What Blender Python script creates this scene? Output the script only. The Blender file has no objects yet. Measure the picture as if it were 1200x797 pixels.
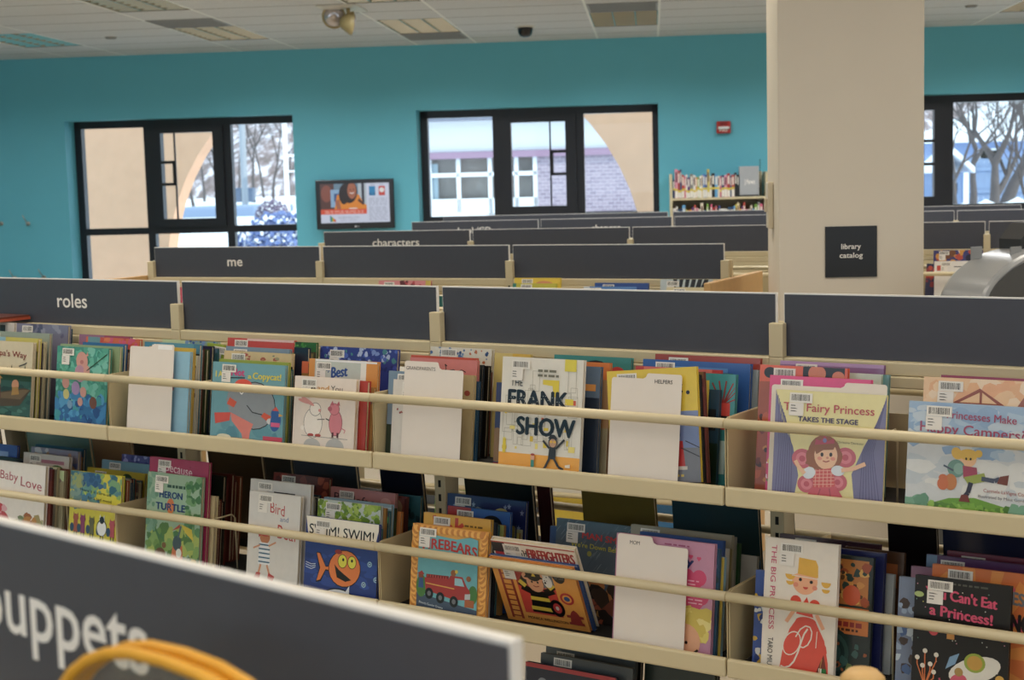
import bpy, bmesh, math, random, colorsys
from mathutils import Matrix, Vector
R_ = random.Random(7)
SC = bpy.context.scene
COL = bpy.data.collections.new('library'); SC.collection.children.link(COL)

# ---------------------------------------------------------------- camera numbers
F_PX, PITCH, ROLL, ZC = 1743.5, .1052, .0263, 1.536
BAY = .914
FRAMES = {0: (.005, .799, .7098), 1: (-.9386, 4.2307, .584), 2: (-1.6466, 6.8908, .4403),
          3: (-1.077, 8.6123, .3216), 4: (-.6856, 10.3997, .201), 5: (-.5325, 11.9673, .2555),
          'wall': (0, 15.2, .0959)}

def frame(row):
    x, y, a = FRAMES[row]
    return Matrix.Translation((x, y, 0)) @ Matrix.Rotation(-a, 4, 'Z')

def at(row, px, py, x=None, y=None, z=None):
    """where a line of sight meets the plane x, y or z = const of a row's own frame"""
    X, Y = px - 600, py - 398.5
    c, s = math.cos(ROLL), math.sin(ROLL)
    X, Y = X*c - Y*s, X*s + Y*c
    d = (X/F_PX, 1, -Y/F_PX)
    c, s = math.cos(PITCH), math.sin(PITCH)
    d = (d[0], d[1]*c + d[2]*s, d[2]*c - d[1]*s)
    x0, y0, a = FRAMES[row]; c, s = math.cos(a), math.sin(a)
    o = (-x0*c + y0*s, -x0*s - y0*c, ZC); D = (d[0]*c - d[1]*s, d[0]*s + d[1]*c, d[2])
    for i, v in enumerate((x, y, z)):
        if v is not None:
            t = (v - o[i]) / D[i]
            return Vector((o[0] + t*D[0], o[1] + t*D[1], o[2] + t*D[2]))

# ---------------------------------------------------------------- colour, materials
def lin(h, k=1.0):
    h = h.lstrip('#'); o = []
    if len(h) == 3: h = ''.join(c*2 for c in h)
    for i in (0, 2, 4):
        c = int(h[i:i+2], 16) / 255
        o.append(min(1, k * (c/12.92 if c <= .04045 else ((c + .055)/1.055)**2.4)))
    return tuple(o) + (1,)

MATS = {}
def mat(name, col, rough=.5, metal=0, var=.06, scale=40, bump=0, bscale=200, coat=0, emit=None, estr=1, attr=False, spec=.5):
    if name in MATS: return MATS[name]
    m = bpy.data.materials.new(name); m.use_nodes = True; nt = m.node_tree; N = nt.nodes; L = nt.links
    b = N['Principled BSDF']; b.inputs['Roughness'].default_value = rough; b.inputs['Metallic'].default_value = metal
    b.inputs['Specular IOR Level'].default_value = spec
    if coat: b.inputs['Coat Weight'].default_value = coat; b.inputs['Coat Roughness'].default_value = .12
    tc = N.new('ShaderNodeTexCoord')
    nz = N.new('ShaderNodeTexNoise'); nz.inputs['Scale'].default_value = scale; nz.inputs['Detail'].default_value = 3
    L.new(tc.outputs['Object'], nz.inputs['Vector'])
    mr = N.new('ShaderNodeMapRange'); mr.inputs['To Min'].default_value = 1 - var; mr.inputs['To Max'].default_value = 1 + var
    L.new(nz.outputs['Fac'], mr.inputs['Value'])
    mx = N.new('ShaderNodeMix'); mx.data_type = 'RGBA'; mx.blend_type = 'MULTIPLY'; mx.inputs['Factor'].default_value = 1
    if attr:
        at_ = N.new('ShaderNodeAttribute'); at_.attribute_name = 'Col'; gm = N.new('ShaderNodeGamma'); gm.inputs['Gamma'].default_value = attr
        hs = N.new('ShaderNodeHueSaturation'); hs.inputs['Saturation'].default_value = .93
        L.new(at_.outputs['Color'], gm.inputs['Color']); L.new(gm.outputs[0], hs.inputs['Color']); L.new(hs.outputs[0], mx.inputs['A'])
    else:
        mx.inputs['A'].default_value = lin(col) if isinstance(col, str) else tuple(col) + (1,)
    L.new(mr.outputs['Result'], mx.inputs['B']); L.new(mx.outputs['Result'], b.inputs['Base Color'])
    if bump:
        n2 = N.new('ShaderNodeTexNoise'); n2.inputs['Scale'].default_value = bscale; n2.inputs['Detail'].default_value = 2
        L.new(tc.outputs['Object'], n2.inputs['Vector'])
        bp = N.new('ShaderNodeBump'); bp.inputs['Strength'].default_value = bump; bp.inputs['Distance'].default_value = .004
        L.new(n2.outputs['Fac'], bp.inputs['Height']); L.new(bp.outputs['Normal'], b.inputs['Normal'])
    if emit:
        b.inputs['Emission Color'].default_value = lin(emit) if isinstance(emit, str) else tuple(emit) + (1,)
        b.inputs['Emission Strength'].default_value = estr
    MATS[name] = m
    return m

CREAM = mat('cream_painted_steel', '#cfc09c', .38, var=.03, scale=15, bump=.05, bscale=900)
CREAM_IN = mat('cream_steel_inside', '#c6b48c', .42, var=.05, scale=8)
SIGN = mat('charcoal_sign_face', '#44464f', .42, var=.06, scale=60, bump=.04, bscale=700)
SIGN_EDGE = mat('white_sign_edge', '#e6e3de', .4, var=.02)
LETTER = mat('white_vinyl_lettering', '#efeae2', .5, var=.02)
TAUPE = mat('taupe_back_panel', '#8c7f6c', .5, var=.05, scale=10)
SLOT = mat('dark_slot', '#14140f', .8)
BINF = mat('black_bin_mat', '#232220', .8, var=.1)
PRINT = mat('printed_cover', None, .32, var=.07, scale=55, attr=1.3, coat=.45, bump=.12, bscale=14)
PAPER = mat('page_block', '#d2c2a2', .8, var=.14, scale=260)
CARD = mat('white_card', '#e6dcd2', .6, var=.03, scale=20)
STICKER = mat('barcode_sticker', None, .4, attr=1.0, var=.02, coat=.3)
WOOD = mat('pale_wood', '#c8a06a', .45, var=.12, scale=25)

# ---------------------------------------------------------------- mesh builder
class MB:
    def __init__(s): s.v = []; s.f = []; s.c = []; s.m = []
    def poly(s, pts, col=(1, 1, 1, 1), mi=0):
        k = len(s.v); s.v += [tuple(p) for p in pts]; s.f.append(tuple(range(k, k + len(pts)))); s.c.append(col); s.m.append(mi)
    def mesh(s, vs, fs, col=(1, 1, 1, 1), mi=0):
        k = len(s.v); s.v += [tuple(p) for p in vs]
        for f in fs: s.f.append(tuple(i + k for i in f)); s.c.append(col); s.m.append(mi)
    def box(s, x0, x1, y0, y1, z0, z1, col=(1, 1, 1, 1), mi=0, bev=0, M=None):
        if bev:
            bm = bmesh.new(); bmesh.ops.create_cube(bm, size=1)
            for v in bm.verts: v.co = Vector(((x0+x1)/2 + v.co.x*(x1-x0), (y0+y1)/2 + v.co.y*(y1-y0), (z0+z1)/2 + v.co.z*(z1-z0)))
            bmesh.ops.bevel(bm, geom=bm.edges[:], offset=bev, segments=2, affect='EDGES', profile=.5)
            bm.verts.index_update(); vs = [v.co.copy() for v in bm.verts]; fs = [[v.index for v in f.verts] for f in bm.faces]; bm.free()
        else:
            vs = [Vector(p) for p in ((x0,y0,z0),(x1,y0,z0),(x1,y1,z0),(x0,y1,z0),(x0,y0,z1),(x1,y0,z1),(x1,y1,z1),(x0,y1,z1))]
            fs = [(3,2,1,0),(4,5,6,7),(0,1,5,4),(1,2,6,5),(2,3,7,6),(3,0,4,7)]
        if M: vs = [M @ v for v in vs]
        s.mesh(vs, fs, col, mi); return s
    def tube(s, pts, rad, n=10, col=(1, 1, 1, 1), mi=0, closed=False, caps=True):
        P = [Vector(p) for p in pts]; m = len(P); rr = rad if isinstance(rad, (list, tuple)) else [rad]*m
        vs = []; fs = []; ref = None
        for i, p in enumerate(P):
            if closed: t = P[(i+1) % m] - P[i-1]
            else: t = P[min(i+1, m-1)] - P[max(i-1, 0)]
            t.normalize()
            if ref is None: ref = Vector((0,0,1)) if abs(t.z) < .9 else Vector((1,0,0))
            u = t.cross(ref).normalized(); w = u.cross(t).normalized(); ref = w
            for k in range(n):
                a = 2*math.pi*k/n; vs.append(p + u*math.cos(a)*rr[i] + w*math.sin(a)*rr[i])
        for i in range(m if closed else m-1):
            j = (i+1) % m
            for k in range(n): l = (k+1) % n; fs.append((i*n+k, i*n+l, j*n+l, j*n+k))
        if not closed and caps: fs.append(tuple(range(n))[::-1]); fs.append(tuple((m-1)*n + k for k in range(n)))
        s.mesh(vs, fs, col, mi); return s
    def lathe(s, prof, n=24, col=(1, 1, 1, 1), mi=0, M=None):
        vs = []; fs = []
        for r, z in prof:
            for k in range(n): a = 2*math.pi*k/n; vs.append(Vector((r*math.cos(a), r*math.sin(a), z)))
        for i in range(len(prof)-1):
            for k in range(n): l = (k+1) % n; fs.append((i*n+k, i*n+l, (i+1)*n+l, (i+1)*n+k))
        fs.append(tuple(range(n))[::-1]); fs.append(tuple((len(prof)-1)*n + k for k in range(n)))
        if M: vs = [M @ v for v in vs]
        s.mesh(vs, fs, col, mi); return s
    def prism(s, pts, y0, y1, col=(1, 1, 1, 1), mi=0):
        """outline in x,z pushed from y0 to y1"""
        n = len(pts); vs = [(x, y0, z) for x, z in pts] + [(x, y1, z) for x, z in pts]
        fs = [tuple(range(n)), tuple(range(2*n-1, n-1, -1))] + [(i, i+n, (i+1) % n + n, (i+1) % n) for i in range(n)]
        s.mesh(vs, fs, col, mi); return s
    def build(s, name, mats, parent=None, M=None, smooth=False):
        me = bpy.data.meshes.new(name); me.from_pydata(s.v, [], s.f)
        if not isinstance(mats, (list, tuple)): mats = [mats]
        for m in mats: me.materials.append(m)
        me.polygons.foreach_set('material_index', s.m)
        if smooth: me.polygons.foreach_set('use_smooth', [True]*len(s.f))
        if any(c != (1, 1, 1, 1) for c in s.c):
            ca = me.color_attributes.new('Col', 'FLOAT_COLOR', 'CORNER'); buf = []
            for p, c in zip(me.polygons, s.c): buf += list(c) * p.loop_total
            ca.data.foreach_set('color', buf)
        me.update()
        o = bpy.data.objects.new(name, me); COL.objects.link(o)
        if parent: o.parent = parent
        if M is not None: o.matrix_world = M
        return o

def tag(o, label=None, cat=None, group=None, kind=None):
    for k, v in (('label', label), ('category', cat), ('group', group), ('kind', kind)):
        if v: o[k] = v
    return o
def empty(name, M, label, cat, group=None):
    o = bpy.data.objects.new(name, None); COL.objects.link(o); o.matrix_world = M; o.empty_display_size = .05
    return tag(o, label, cat, group)

# lettering: outlines of the built-in typeface, cached
TXT = {}
def text_mesh(s, bold=0.0):
    if 'M' in s or 'N' in s or 'W' in s: bold = 0
    if (s, bold) in TXT: return TXT[s, bold]
    cu = bpy.data.curves.new('txt', 'FONT'); cu.body = s; cu.size = 1; cu.resolution_u = 3; cu.offset = bold; cu.fill_mode = 'FRONT'
    ob = bpy.data.objects.new('txt', cu); SC.collection.objects.link(ob)
    dg = bpy.context.evaluated_depsgraph_get(); me = bpy.data.meshes.new_from_object(ob.evaluated_get(dg))
    vs = [(v.co.x, v.co.y) for v in me.vertices]; fs = [tuple(p.vertices) for p in me.polygons]
    bpy.data.objects.remove(ob); bpy.data.curves.remove(cu); bpy.data.meshes.remove(me)
    x0 = min(v[0] for v in vs); x1 = max(v[0] for v in vs)
    TXT[s, bold] = (vs, fs, x0, x1); return TXT[s, bold]

class Art:
    """flat printing on a cover: everything in fractions of the cover's width and height"""
    def __init__(s, w, h, mb, y=-.0003): s.w, s.h, s.mb, s.y = w, h, mb, y
    def _p(s, pts, col, step=1):
        s.y -= .00003*step
        s.mb.poly([(x*s.w - s.w/2, s.y, z*s.h) for x, z in pts], lin(col) if isinstance(col, str) else col)
    def clip(s, pts): return [(min(1, max(0, x)), min(1, max(0, y))) for x, y in pts]
    def R(s, x0, y0, x1, y1, col): s._p([(x0,y0),(x1,y0),(x1,y1),(x0,y1)], col)
    def P(s, pts, col): s._p(s.clip(pts), col)
    def E(s, cx, cy, rx, ry, col, rot=0, n=20, a0=0, a1=360):
        """rx, ry in fractions of the cover's width"""
        k = s.w/s.h; c, q = math.cos(math.radians(rot)), math.sin(math.radians(rot)); pts = []
        for i in range(n + (a1 - a0 < 360)):
            a = math.radians(a0 + (a1-a0)*i/n); X, Y = rx*math.cos(a), ry*math.sin(a)
            pts.append((cx + X*c - Y*q, cy + (X*q + Y*c)*k))
        s._p(s.clip(pts), col)
    def L(s, pts, wd, col):
        k = s.w/s.h; s.y -= .00003
        c = lin(col) if isinstance(col, str) else col
        for (x0, y0), (x1, y1) in zip(pts, pts[1:]):
            dx, dy = x1-x0, (y1-y0)/k; l = math.hypot(dx, dy) or 1; nx, ny = -dy/l*wd/2, dx/l*wd/2*k
            q = s.clip([(x0+nx, y0+ny), (x0-nx, y0-ny), (x1-nx, y1-ny), (x1+nx, y1+ny)])
            s.mb.poly([(x*s.w - s.w/2, s.y, z*s.h) for x, z in q], c)
    def T(s, txt, x0, x1, y, cap, col, bold=0.0, slope=0, arch=0):
        vs, fs, a, b = text_mesh(txt); sy = cap/.73; e = min(.055, bold*2)*cap*s.h/s.w
        for dx, dy in (((-e, 0), (e, 0), (0, e*.6), (0, -e*.6)) if bold > .004 else ((0, 0),)):
            s.y -= .00002; out = []
            for X, Y in vs:
                u = (X-a)/(b-a) if b > a else 0; px = x0 + u*(x1-x0) + dx; py = y + Y*sy + slope*u + arch*4*u*(1-u) + dy*s.w/s.h
                out.append((px*s.w - s.w/2, s.y, py*s.h))
            s.mb.mesh(out, fs, lin(col) if isinstance(col, str) else col)
    def blots(s, n, x0, y0, x1, y1, cols, r, seed=0, squash=1):
        q = random.Random(seed)
        for _ in range(n):
            rr = r*q.uniform(.5, 1.4); cx, cy = q.uniform(x0, x1), q.uniform(y0, y1); k = s.w/s.h
            a0 = q.random()*6; m = 7
            pts = [(cx + rr*q.uniform(.6, 1.2)*math.cos(a0 + 6.283*i/m), cy + rr*squash*k*q.uniform(.6, 1.2)*math.sin(a0 + 6.283*i/m)) for i in range(m)]
            s.y -= .000004
            s.mb.poly([(x*s.w - s.w/2, s.y, z*s.h) for x, z in s.clip(pts)], lin(q.choice(cols)))
    def lines(s, x0, x1, y, n, gap, col, th=.008, seed=1):
        q = random.Random(seed)
        for i in range(n):
            x = x0
            while x < x1 - .02:
                l = q.uniform(.03, .09); s.R(x, y - i*gap, min(x1, x + l), y - i*gap + th, col); x += l + .018
# ---------------------------------------------------------------- the room
WF = frame('wall'); HC = ZC + 1.4851*15.2/16          # ceiling height
HEAD, SILL = 2.295, .45
XL, XR, YF = -7.6, 8.6, -18.6
TEAL = mat('teal_wall_paint', '#68bcd0', .6, var=.03, scale=3, bump=.05, bscale=300)
def mk_ceiling():
    m = bpy.data.materials.new('acoustic_tile_grid'); m.use_nodes = True; nt = m.node_tree; N = nt.nodes; L = nt.links
    b = N['Principled BSDF']; b.inputs['Roughness'].default_value = .9; b.inputs['Specular IOR Level'].default_value = .1
    tc = N.new('ShaderNodeTexCoord'); sp = N.new('ShaderNodeSeparateXYZ'); L.new(tc.outputs['Object'], sp.inputs[0])
    def M(op, a, bb=None, clamp=False):
        n = N.new('ShaderNodeMath'); n.operation = op; n.use_clamp = clamp
        for i, v in enumerate((a, bb)):
            if v is None: continue
            if isinstance(v, (int, float)): n.inputs[i].default_value = v
            else: L.new(v, n.inputs[i])
        return n.outputs[0]
    def line(co, off, per, wid):
        f = M('FLOORED_MODULO', M('SUBTRACT', co, off), per)
        return M('LESS_THAN', M('MINIMUM', f, M('SUBTRACT', per, f)), wid)
    g1 = line(sp.outputs['Y'], -.535, .61, .009)                         # dark line along the tile joints
    g2 = M('MAXIMUM', line(sp.outputs['X'], -.88, 1.82, .011), line(sp.outputs['X'], -.28, 1.82, .011))
    nz = N.new('ShaderNodeTexNoise'); nz.inputs['Scale'].default_value = 90; nz.inputs['Detail'].default_value = 4; L.new(tc.outputs['Object'], nz.inputs['Vector'])
    cr = N.new('ShaderNodeValToRGB'); cr.color_ramp.elements[0].color = lin('#cbcbcd'); cr.color_ramp.elements[1].color = lin('#dcdcde')
    cr.color_ramp.elements[0].position = .35; cr.color_ramp.elements[1].position = .65
    L.new(nz.outputs['Fac'], cr.inputs['Fac'])
    a = N.new('ShaderNodeMix'); a.data_type = 'RGBA'; L.new(g1, a.inputs['Factor']); L.new(cr.outputs['Color'], a.inputs['A']); a.inputs['B'].default_value = lin('#716c67')
    c = N.new('ShaderNodeMix'); c.data_type = 'RGBA'; L.new(g2, c.inputs['Factor']); L.new(a.outputs['Result'], c.inputs['A']); c.inputs['B'].default_value = lin('#f0f0ee')
    L.new(c.outputs['Result'], b.inputs['Base Color'])
    return m
CEIL = mk_ceiling()
CARPET = mat('sand_carpet', '#a89c88', .95, var=.25, scale=300, bump=.4, bscale=400)
OFFW = mat('off_white_wall', '#cfc6b6', .7, var=.03, scale=3)

def structure(o): o['kind'] = 'structure'; return o
structure(MB().box(XL, XR, YF, .0, -.1, 0).build('floor', CARPET, M=WF))
# troffer openings are cut out of the ceiling by building it in strips
LX = [-.88 + 1.82*k for k in range(-3, 5)]              # left edges of the 0.6 m strips
LY = [-1.145 - 2.44*k for k in range(0, 7)]             # far edges of the 1.22 m fittings
FITTED = {(-2, 0), (-1, 0), (-1, 1), (0, 0), (0, 1), (1, 0), (2, 0), (3, 0)}      # fittings the picture shows
c = MB(); xs = [XL]
for x in LX: xs += [x + .005, x + .595]
xs.append(XR)
for i in range(len(xs)-1):
    if i % 2 == 0: c.box(xs[i], xs[i+1], YF, 0, HC, HC + .04)
    else:
        y = 0
        for j, ly in enumerate(LY):
            if ((i - 1)//2 - 3, j) not in FITTED: continue
            c.box(xs[i], xs[i+1], ly - .005, y, HC, HC + .04); y = ly - 1.215
        c.box(xs[i], xs[i+1], YF, y, HC, HC + .04)
structure(c.build('ceiling', CEIL, M=WF))
structure(MB().box(XL, XR, YF, .5, HC + .25, HC + .35).build('trim_roof', OFFW, M=WF))
WIN = [(-4.62, -2.2), (-.92, 1.53), (3.99, 6.4)]
w = MB(); DEP = .42
w.box(XL, XR, 0, DEP, 0, SILL); w.box(XL, XR, 0, DEP, HEAD, HC + .3)
xe = [XL] + [v for p in WIN for v in p] + [XR]
for i in range(0, len(xe), 2): w.box(xe[i], xe[i+1], 0, DEP, SILL, HEAD)
structure(w.build('wall_back', TEAL, M=WF))
w = MB(); w.box(XL, XR, YF - .2, YF, 0, 1.25); w.box(XL, XR, YF - .2, YF, HC - .12, HC + .3)  # unseen wall added behind the camera to keep light off the lower shelves
for x in (XL, -4.4, -1.2, 2.0, 5.2, XR - .3): w.box(x, x + .3, YF - .2, YF, 1.25, HC - .12)
structure(w.build('wall_front_baffle', OFFW, M=WF))
structure(MB().box(XL - .2, XL, YF, DEP, 0, HC + .3).build('wall_left', TEAL, M=WF))
structure(MB().box(XR, XR + .2, YF, DEP, 0, HC + .3).build('wall_right', OFFW, M=WF))

FRAME = mat('dark_bronze_window_frame', '#1b1d24', .35, var=.05)
def mk_glass():
    m = bpy.data.materials.new('window_glass'); m.use_nodes = True; nt = m.node_tree; N = nt.nodes; N.remove(N['Principled BSDF'])
    t = N.new('ShaderNodeBsdfTransparent'); t.inputs['Color'].default_value = (.93, .97, .97, 1); g = N.new('ShaderNodeBsdfGlossy'); g.inputs['Roughness'].default_value = .02
    lw = N.new('ShaderNodeFresnel'); lw.inputs['IOR'].default_value = 1.25; mx = N.new('ShaderNodeMixShader')
    for a, b in ((lw.outputs[0], mx.inputs[0]), (t.outputs[0], mx.inputs[1]), (g.outputs[0], mx.inputs[2]), (mx.outputs[0], N['Material Output'].inputs[0])): nt.links.new(a, b)
    return m
GLASS = mk_glass()
CRANK = mat('casement_screen_bar', '#15171c', .4)
for k, (x0, x1) in enumerate(WIN):
    root = bpy.data.objects.new('window_%d' % (k+1), None); COL.objects.link(root); root.matrix_world = WF @ Matrix.Translation((0, 0, 0)); root['kind'] = 'structure'
    f = MB(); y0, y1 = .26, .36
    f.box(x0, x0 + .075, y0, y1, SILL, HEAD); f.box(x1 - .06, x1, y0, y1, SILL, HEAD)
    f.box(x0, x1, y0, y1, HEAD - .075, HEAD); f.box(x0, x1, y0, y1, SILL, SILL + .07)
    wd = x1 - x0; a, b = x0 + .79, x0 + 1.65                       # the casement's bay
    if k == 2: a, b = x0 - .46, x0 + .44; a = x0 + .02
    zt = 1.13 if k == 0 else 1.17
    f.box(x0 + .075, x1 - .06, y0 + .001, y1 - .001, zt - .035, zt + .035)
    for x in ((a, b) if k < 2 else (b,)): f.box(x - .04, x + .04, y0 + .002, y1 - .002, SILL + .07, HEAD - .075, )
    f.build('window_frame', FRAME, root, smooth=False).matrix_parent_inverse.identity()
    s = MB(); s0, s1 = y0 - .03, y1 - .02
    ax, bx = (a + .04, b - .04) if k < 2 else (a + .06, b - .04)
    s.box(ax, ax + .11, s0, s1, zt + .035, HEAD - .075); s.box(bx - .11, bx, s0, s1, zt + .035, HEAD - .075)
    s.box(ax + .11, bx - .11, s0, s1, HEAD - .145, HEAD - .075); s.box(ax + .11, bx - .11, s0, s1, zt + .035, zt + .12)
    s.build('casement_sash', FRAME, root)
    # the inner screen's bar and little latch frame
    q = MB(); lx = ax + .11 if k == 0 else bx - .11; sg = 1 if k == 0 else -1; bar = lx + sg*.155
    def bx_(p, r, z0, z1): q.box(min(p, r), max(p, r), s0 - .02, s0, z0, z1)
    bx_(bar - .008, bar + .008, zt + .12, HEAD - .145)
    bx_(lx, bar, 1.83, 1.86); bx_(lx, bar, 1.60, 1.63); bx_(bar - sg*.03, bar, 1.60, 1.86)
    q.build('latch_bar', CRANK, root)
    g = MB()
    xs_ = [x0 + .06, a, b, x1 - .05] if k < 2 else [x0 + .06, b, x1 - .05]
    for i in range(len(xs_)-1):
        for za, zb in ((SILL + .05, zt), (zt, HEAD - .05)): g.box(xs_[i] + .012, xs_[i+1] - .012, .305, .311, za + .012, zb - .012)
    g.build('pane', GLASS, root)
    MB().box(x0, x1, .0, .26, SILL - .02, SILL + .004).build('window_sill', OFFW, root)

# ---------------------------------------------------------------- picture book shelving
TR = {'U': .87, 'L': .51, 'B': .15}
def font_xh():
    vs = text_mesh('x')[0]; return max(v[1] for v in vs) - min(v[1] for v in vs)
XH = font_xh()
def lettering(root, txt, wd, xc, zb, y, xh, matl=LETTER, flip=False, name='lettering'):
    vs, fs, a, b = text_mesh(txt, .012); m = MB(); k = xh/XH
    out = [(xc - wd/2 + (X-a)/(b-a)*wd, y, zb + Y*k) for X, Y in vs]
    n = len(out); m.mesh(out, fs)
    return m.build(name, matl, root)

WIRES = {}
for lv, t, px, py, ye in (('U', 0, 221, 447, -.19), ('U', 0, 331, 456, -.225), ('U', 2, 1035, 512, -.2), ('L', 0, 240, 608, -.17), ('L', 2, 1037, 724, -.235), ('L', -1, 61, 588, -.23)):
    WIRES.setdefault((1, t, lv), []).append((0, at(1, px, py, y=-.281).x - t*BAY, ye))
def bay(row, x0, x1, label, text=None, tw=0, first=False, last=False, levels='ULB', group=None, far=True, ends=(False, False)):
    root = empty('picture_book_shelf', frame(row) @ Matrix.Translation((x0, 0, 0)), label, 'bookshelf', group)
    W = x1 - x0
    s = MB(); s.box(.011, W - .011, -.006, .006, 1.1465, 1.2805, mi=0); 
    s.box(.009, W - .0085, -.0045, .0045, 1.1465, 1.2835, mi=1)
    h = s.build('header_sign', [SIGN, SIGN_EDGE], root); h['label'] = 'charcoal header panel' + (' lettered ' + text if text else ', blank')
    if text: lettering(h, text, tw, W/2, 1.197, -.0066, .031 if row == 0 else .027)
    def post(x):
        p = MB(); p.box(x - .0165, x + .0165, -.03, .03, 0, 1.1445, bev=.002)
        for ya, yb in ((-.03, -.0085), (.0085, .03)): p.box(x - .0165, x + .0165, ya, yb, 1.1446, 1.2195, bev=.002)
        for i in range(26): p.box(x - .004, x + .004, -.0306, -.0296, .2 + i*.036, .218 + i*.036, mi=1)
        p.build('post', [CREAM, SLOT], root)
    if first: post(0)
    post(W)
    t = MB(); t.box(.017, W - .017, -.028, .028, 1.118, 1.146, bev=.003); t.box(.017, W - .017, -.034, .034, 1.092, 1.117, bev=.003)
    t.build('top_rail', CREAM, root)
    b = MB(); b.box(.017, W - .017, -.003, .003, .87, 1.035); b.build('back_panel', CREAM_IN, root)
    for side in ((-1, 1) if far else (-1,)):
        def bx(m, xa, xb, ya, yb, za, zb, **k): m.box(xa, xb, min(side*-ya, side*-yb), max(side*-ya, side*-yb), za, zb, **k)
        for lv in levels:
            z = TR[lv]; m = MB()
            bx(m, .0015, W - .0015, -.29, -.034, z + .004, z + .0125); fl_ = MB(); bx(fl_, .004, W - .004, -.283, -.036, z + .0126, z + .0141); fl_.build('bin_floor', BINF, root)
            bx(m, .0015, W - .0015, -.298, -.284, z, z + .0405, bev=.0045)
            m.build('bin_tray', CREAM, root)
            r = MB(); yr = side*.29; zr = z + .17
            r.tube([(.0015, yr, zr), (W - .0015, yr, zr)], .0105, 14); r.build('bin_rail', CREAM, root, smooth=True)
            for x in (.0015, W - .0035):
                d = MB(); pts = [(-.284, z + .014), (-.034, z + .014), (-.034, z + .18), (-.27, z + .18), (-.283, z + .174)]
                for p_ in range(1): pass
                vs = [(x, side*-yy, zz) for yy, zz in pts] + [(x + .002, side*-yy, zz) for yy, zz in pts]; n = 5
                d.mesh(vs, [tuple(range(n)), tuple(range(2*n-1, n-1, -1))] + [(i, i+n, (i+1) % n + n, (i+1) % n) for i in range(n)])
                d.build('end_divider', CREAM_IN, root)
            if side == -1:
                for k, xw, ye in WIRES.get((row, round(x0/BAY), lv), ()):
                    d = MB(); d.tube([(xw, -.281, zr - .002), (xw, ye - .012, zr - .002), (xw, ye, zr - .014), (xw, ye, z + .016)], .0022, 8); d.build('wire_divider', CREAM, root, smooth=True)
    if far: # foot
        f = MB(); f.box(.018, W - .018, -.26, .26, 0, .09); f.build('base_plinth', mat('dark_plinth', '#3a3833', .6), root)
    for e, x in zip(ends, (-.028, W + .0185)):
        if e: MB().box(x if x > 0 else -.046, (x + .026) if x > 0 else -.02, -.35, .35, 0, 1.155, bev=.003).build('end_panel', WOOD, root)
    return root

L1 = {-1: "cream shelving bay under the header lettered roles, at the left of the nearest full row",
      0: "cream shelving bay under the blank header just right of the roles header",
      1: "cream shelving bay under the blank header in the middle of the nearest full row",
      2: "cream shelving bay under the blank header below the library catalog sign at right"}
for t in range(-1, 3): bay(1, t*BAY, (t+1)*BAY, L1[t], 'roles' if t == -1 else None, .133, first=t == -1, group='shelving bays of the nearest full row')
bay(0, -BAY, 0, "close blurred shelving bay under the header lettered puppets, at the lower left corner", 'puppets', .222, first=True, ends=(False, True))
L2 = ["shelving bay under the header lettered me, left end of the second row", "shelving bay under the blank header just right of the me header",
      "shelving bay with the wooden end panel, right end of the second row beside the column"]
for t in range(3): bay(2, t*BAY, (t+1)*BAY, L2[t], 'me' if t == 0 else None, .082, first=t == 0, group='shelving bays of the second row', ends=(t == 0, t == 2))
L3 = ["shelving bay under the header lettered characters, below the wall television", "shelving bay under the blank header just right of the characters header",
      "shelving bay of the third row whose header runs behind the column's left edge", "shelving bay of the third row just right of the column, behind the grey kiosk",
      "shelving bay of the third row at the right edge behind the kiosk's dark box"]
for t in range(5): bay(3, t*BAY, (t+1)*BAY, L3[t], 'characters' if t == 0 else None, .287, first=t == 0, levels='U' if t < 3 else 'UL', group='shelving bays of the third row', ends=(t == 0, False))
L4 = ["far shelving bay under the partly hidden header ending in CD", "far shelving bay under the partly hidden header lettered changes",
      "far shelving bay of the fourth row in front of the low bookcase", "far shelving bay of the fourth row just right of the column",
      "far shelving bay of the fourth row at the right edge of the picture"]
for t in range(5): bay(4, t*BAY, (t+1)*BAY, L4[t], {0: 'book/CD', 1: 'changes'}.get(t), {0: .235, 1: .2}.get(t), first=t == 0, levels='U', group='shelving bays of the fourth row')
L5 = ["farthest shelving bay, wide, below the middle window", "farthest shelving bay, wide, below the low bookcase with grey bookend", "farthest shelving bay, below the right hand window"]
for i, (a, b) in enumerate(((0, 1.828), (1.85, 3.13), (3.15, 4.413))): bay(5, a, b, L5[i], first=i == 0, levels='U', group='shelving bays of the farthest row')
# ---------------------------------------------------------------- cover art (simple printed shapes, fractions of the cover)
def a_boat(a):
    a.R(0,0,1,.58,'#4d6f66'); a.blots(60,0,0,1,.5,['#3f5f58','#5d8378','#39544f','#6d9186'],.06,1,.4)
    a.R(0,.52,1,.6,'#3d5a3a')
    for i in range(16): a.P([(i/16,.55),(i/16+.03,.66+.03*(i%3)),(i/16+.06,.55)],'#33502f')
    a.P([(.1,.3),(.2,.16),(.85,.22),(1,.42),(.9,.44),(.3,.32)],'#6b543c'); a.P([(.18,.29),(.9,.42),(.98,.42),(.86,.3)],'#8a7254')
    a.E(.5,.5,.07,.07,'#d8a27e'); a.P([(.42,.28),(.58,.3),(.57,.46),(.43,.46)],'#7c3a3e'); a.P([(.4,.54),(.6,.54),(.55,.58),(.45,.58)],'#c29a4b')
    a.E(.78,.47,.05,.05,'#d8a27e'); a.P([(.73,.34),(.84,.36),(.82,.45),(.74,.44)],'#b8924f')
    a.T("Papa's Way",.44,.92,.83,.075,'#9c3b2d',.008,-.03); a.L([(.82,.7),(.9,.73),(.93,.75)],.012,'#555')
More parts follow.
